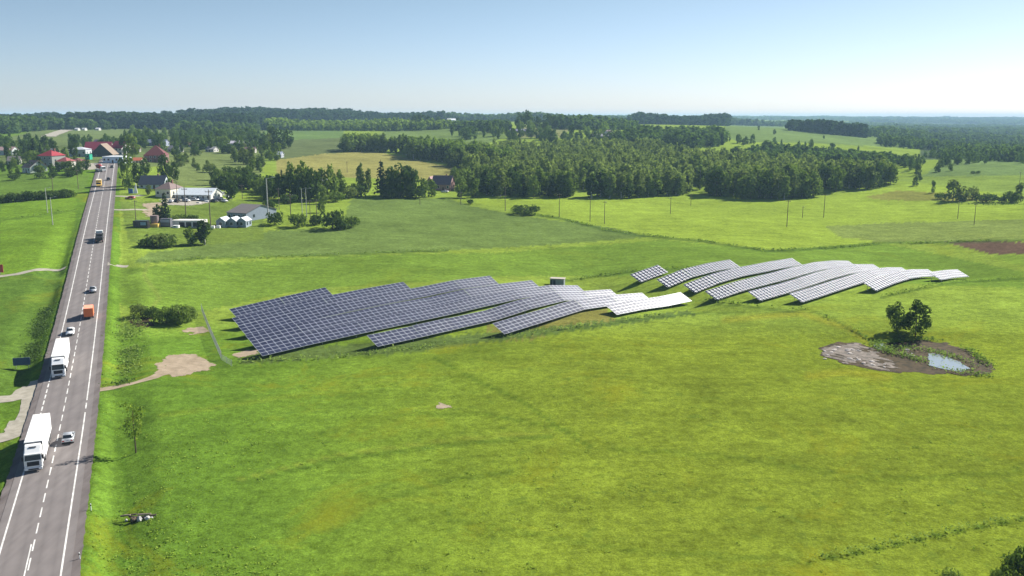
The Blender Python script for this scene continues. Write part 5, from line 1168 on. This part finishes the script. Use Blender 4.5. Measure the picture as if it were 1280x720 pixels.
far_wood('dark wooded hilltop above the green hill field', [(977, 1480), (1020, 1440), (1080, 1440), (1082, 1540), (1000, 1600)], 11, (17, 22), ['pine', 'round'], 'needle')
far_wood('tree belt behind the dark ploughed strip on the right', [(1150, 960), (1185, 900), (1290, 850), (1420, 850), (1420, 960), (1200, 1010)], 10, (11, 17), ['round', 'tall'], 'dark', wide=(.8, 1.2))
far_wood('forest belt in the middle of the low plain', [(1100, 1150), (1200, 1180), (1420, 1120), (1420, 1330), (1230, 1380), (1100, 1300)], 13, (11, 17), ['round', 'tall'], 'dark', wide=(.9, 1.4))
far_wood('forest belt farther out on the low plain', [(1088, 1500), (1200, 1650), (1420, 1560), (1420, 2000), (1180, 2050), (1090, 1800)], 15, (12, 18), ['round', 'tall'], 'dark', wide=(1.0, 1.6))
far_wood('distant forest beyond the low plain', [(1085, 2300), (1300, 2500), (1450, 2300), (1450, 3000), (1280, 3300), (1085, 2900)], 34, (12, 18), ['bush'], 'dark', wide=(1.1, 1.5))
far_wood('more distant forest where the plain fades', [(1000, 3700), (1450, 3600), (1450, 4700), (1000, 4400)], 46, (13, 19), ['bush'], 'dark', wide=(1.3, 1.9))
far_wood('faint blue woods on the farthest plain', [(900, 5600), (1500, 5400), (1500, 8500), (860, 8500)], 90, (15, 24), ['bush'], 'dark', wide=(1.8, 3.0))
far_wood('faint blue woods along the far horizon behind the village', [(-250, 3000), (560, 3000), (900, 4200), (900, 6500), (-250, 6500)], 80, (15, 24), ['bush'], 'dark', wide=(1.8, 3.0))
def loose(label, pts, d, hr, leaf, keep=.75):
    P = poisson([far(px, Y) for px, Y in pts], d, WR); P = P[WR.random(len(P)) < keep]; wood('forest', P, WR.uniform(*hr, len(P)), ['round', 'round', 'tall'], 'lo', leaf, label, 'trees', wide=(.75, 1.0))
loose('loose gardens of trees covering the slope behind the villa', [(150, 720), (215, 700), (330, 760), (332, 1000), (245, 1000), (160, 860)], 14, (8, 15), 'dark', .62)
loose('dense garden trees behind the red-roofed villas', [(-120, 640), (60, 640), (70, 720), (40, 790), (-120, 800)], 12, (7, 12), 'dark', .6)
loose('trees and gardens around the crimson roofs', [(80, 690), (150, 680), (165, 760), (80, 800)], 11, (8, 13), 'dark', .7)
loose('sparse bushes on the hill field below the pine ridge', [(150, 1000), (320, 1010), (320, 1150), (150, 1100)], 17, (6, 12), 'mid', .5)
loose('hedgerow trees between the fields of the far plain', [(565, 1020), (640, 990), (760, 985), (840, 960), (840, 1010), (700, 1050), (565, 1080)], 13, (9, 16), 'dark', .6)
loose('scattered trees around the long barns on the far plain', [(600, 1060), (760, 1060), (790, 1180), (600, 1180)], 24, (9, 17), 'mid', .55)
loose('hedgerow climbing the green hill to the skyline', [(905, 1050), (1085, 960), (1100, 1000), (910, 1090)], 15, (7, 12), 'dark', .5)
loose('loose trees along the track beyond the wood corner', [(1090, 700), (1150, 690), (1160, 860), (1100, 800)], 13, (7, 13), 'dark', .55)
loose('field trees along the edge of the green hill on the right', [(1160, 800), (1300, 790), (1300, 830), (1160, 850)], 12, (7, 12), 'dark', .6)
FT = [(640, 1010, 16), (725, 1010, 15), (742, 1015, 17), (790, 1000, 19), (800, 990, 15), (835, 960, 20), (845, 950, 22), (858, 960, 19), (870, 970, 16), (1000, 1000, 8), (1015, 1010, 9), (930, 1020, 10), (518, 1300, 24), (527, 1310, 26), (536, 1320, 22), (548, 1330, 20), (573, 1600, 15), (650, 1180, 27), (660, 1190, 30), (672, 1210, 21), (684, 1220, 26), (693, 1230, 22), (700, 1240, 20), (610, 1120, 17), (618, 1125, 18), (628, 1130, 15), (604, 1110, 14), (681, 1080, 19), (714, 1050, 17), (735, 1040, 13), (772, 1040, 14), (782, 1030, 16), (968, 1280, 9), (1030, 1250, 6), (948, 1400, 8)]
for px, Y, h in FT:
    x, y = far(px, Y); plant('round', Vector((x, y, gz(x, y))), h * .9, .85, 'dark', 'tall dark tree standing singly on the far plain near the horizon', 'single trees on the far plain', 'lo')

# ------------------------------------------------------------------ weeds, tall grass and scrub
def weed_strip(label, pts, spread, per_m, size, leaf, zs=(.15, .8), seed=0):
    r = np.random.default_rng(seed); P = [at(*q) for q in pts]; out = []
    for a, c in zip(P, P[1:]):
        L = (c - a).length; n = int(L * per_m); t = r.random((n, 1)); q = np.array(a[:2]) * (1 - t) + np.array(c[:2]) * t + r.normal(size=(n, 2)) * spread
        out.append(q)
    q = np.concatenate(out); dens = np.sin(q[:, 0] * .23 + 2 * np.sin(q[:, 1] * .11)) + np.sin(q[:, 1] * .37); q = q[dens + r.normal(size=len(q)) * .7 > -.7]
    z = gz_raw(q[:, 0], q[:, 1]) + r.uniform(*zs, len(q)); N = r.normal(size=(len(q), 3)) * .5 + np.array((0, 0, .8)); N /= np.linalg.norm(N, axis=1)[:, None]
    V = quads(np.column_stack([q, z]), N, size, r); me = big_mesh('weeds', V, qfaces(len(q)), [M['wood_' + leaf]])
    a = me.attributes.new('tint', 'FLOAT', 'POINT'); a.data.foreach_set('value', np.repeat(r.random(len(q)), 4).astype(np.float32))
    o = kind(link('weeds', me), 'stuff'); return tag(o, label, 'weeds')
WS = [('weeds along the lower edge of the dark solar block', [(300, 453), (400, 448), (470, 441), (530, 434), (640, 421), (720, 410), (790, 399), (860, 391)], .9, 5, .32, 'light'),
    ('dark weed line in front of the upper solar block', [(880, 377), (940, 383), (985, 388), (1010, 386)], .6, 8, .32, 'mid'),
    ('weed line below the far end of the upper block', [(1100, 371), (1150, 361), (1190, 352), (1290, 346)], .7, 5, .32, 'mid'),
    ('hedge bank of tall weeds dividing crop and bright meadow', [(640, 264), (700, 273), (760, 288), (800, 294), (870, 301), (960, 314), (1000, 312), (1100, 304), (1180, 303), (1240, 301)], 1.0, 5, .5, 'mid'),
    ('weed line along the near edge of the dark crop', [(180, 328), (260, 322.5), (420, 318.5), (480, 315.5), (560, 314)], .7, 4, .4, 'mid'),
    ('weed line behind the panel blocks', [(700, 352), (740, 346), (790, 339), (880, 336), (910, 333)], .9, 6, .4, 'mid'),
    ('dark weedy furrow crossing the lower corner of the meadow', [(1010, 701), (1080, 688), (1140, 675), (1200, 662), (1290, 646)], .35, 12, .16, 'light'),
    ('weedy ditch leading to the pond', [(1030, 396), (1060, 408), (1085, 424)], .5, 8, .3, 'mid'),
    ('reeds round the drying pond', [(1090, 430), (1110, 441), (1150, 450), (1160, 456), (1200, 466), (1235, 470)], 1.0, 45, .26, 'light'),
    ('dark grass lip at the upper rim of the pond', [(1085, 431), (1150, 424), (1185, 429), (1215, 441), (1240, 460)], .7, 28, .26, 'mid'),
    ('grass growing over the mud between the pools and the far rim', [(1105, 437), (1150, 436), (1190, 447), (1225, 462)], 1.3, 40, .25, 'light'),
    ('rank dark scrub in the roadside ditch near the blue board', [(62, 385), (50, 410), (44, 440), (38, 455)], 1.1, 60, .24, 'dark'),
    ('rank scrub in the ditch right of the highway', [(165, 400), (160, 430), (165, 450), (160, 470)], 1.7, 40, .24, 'light'),
    ('scrub along the culvert by the dirt track', [(131, 483), (150, 481), (165, 477)], .8, 45, .22, 'dark'),
    ('weeds at the hedge foot in the meadow by the lamp posts', [(0, 275), (30, 272), (60, 268), (95, 262)], .8, 4, .35, 'mid'),
    ('tall pale grass along the far lane under the grey bushes', [(1170, 253), (1230, 256), (1290, 256)], .8, 4, .5, 'dark')]
for i, (lb, pts, sp, pm, sz, lf) in enumerate(WS): weed_strip(lb, pts, sp, pm, sz, lf, seed=i + 20)
# loose tussocks over the wild meadow in front
def tussocks(n, poly, label, seed, size, leaf):
    r = np.random.default_rng(seed); px = r.uniform(90, 1280, n * 6); py = 450 + 270 * r.random(n * 6)
    k = inpoly(px, py, poly); px, py = px[k][:n], py[k][:n]
    x0 = np.array([at_z(a, c, 0.0) for a, c in zip(px, py)])
    cl = np.sin(x0[:, 0] * .11 + 1.5 * np.sin(x0[:, 1] * .07)) + np.sin(x0[:, 1] * .16 + x0[:, 0] * .05) + r.normal(size=len(x0)) * .8
    x0 = x0[cl > .1]; m = 7; q = np.repeat(x0, m, 0) + r.normal(size=(len(x0) * m, 2)) * .28
    z = gz_raw(q[:, 0], q[:, 1]) + r.uniform(.02, .2, len(q)); N = r.normal(size=(len(q), 3)) * .35 + np.array((0, 0, .9)); N /= np.linalg.norm(N, axis=1)[:, None]
    V = quads(np.column_stack([q, z]), N, size, r); me = big_mesh('grass_tussocks', V, qfaces(len(q)), [M['wood_' + leaf]])
    a = me.attributes.new('tint', 'FLOAT', 'POINT'); a.data.foreach_set('value', np.repeat(r.random(len(q)), 4).astype(np.float32))
    tag(kind(link('grass_tussocks', me), 'stuff'), label, 'grass')
tussocks(700, [(125, 500), (600, 470), (1280, 500), (1280, 720), (110, 720)], 'pale green tussocks scattered over the wild meadow', 3, .15, 'grass')
tussocks(450, [(120, 500), (330, 480), (420, 720), (110, 720)], 'darker tussocks in the damp meadow beside the verge', 4, .14, 'grass')
print('objects', len(bpy.data.objects))
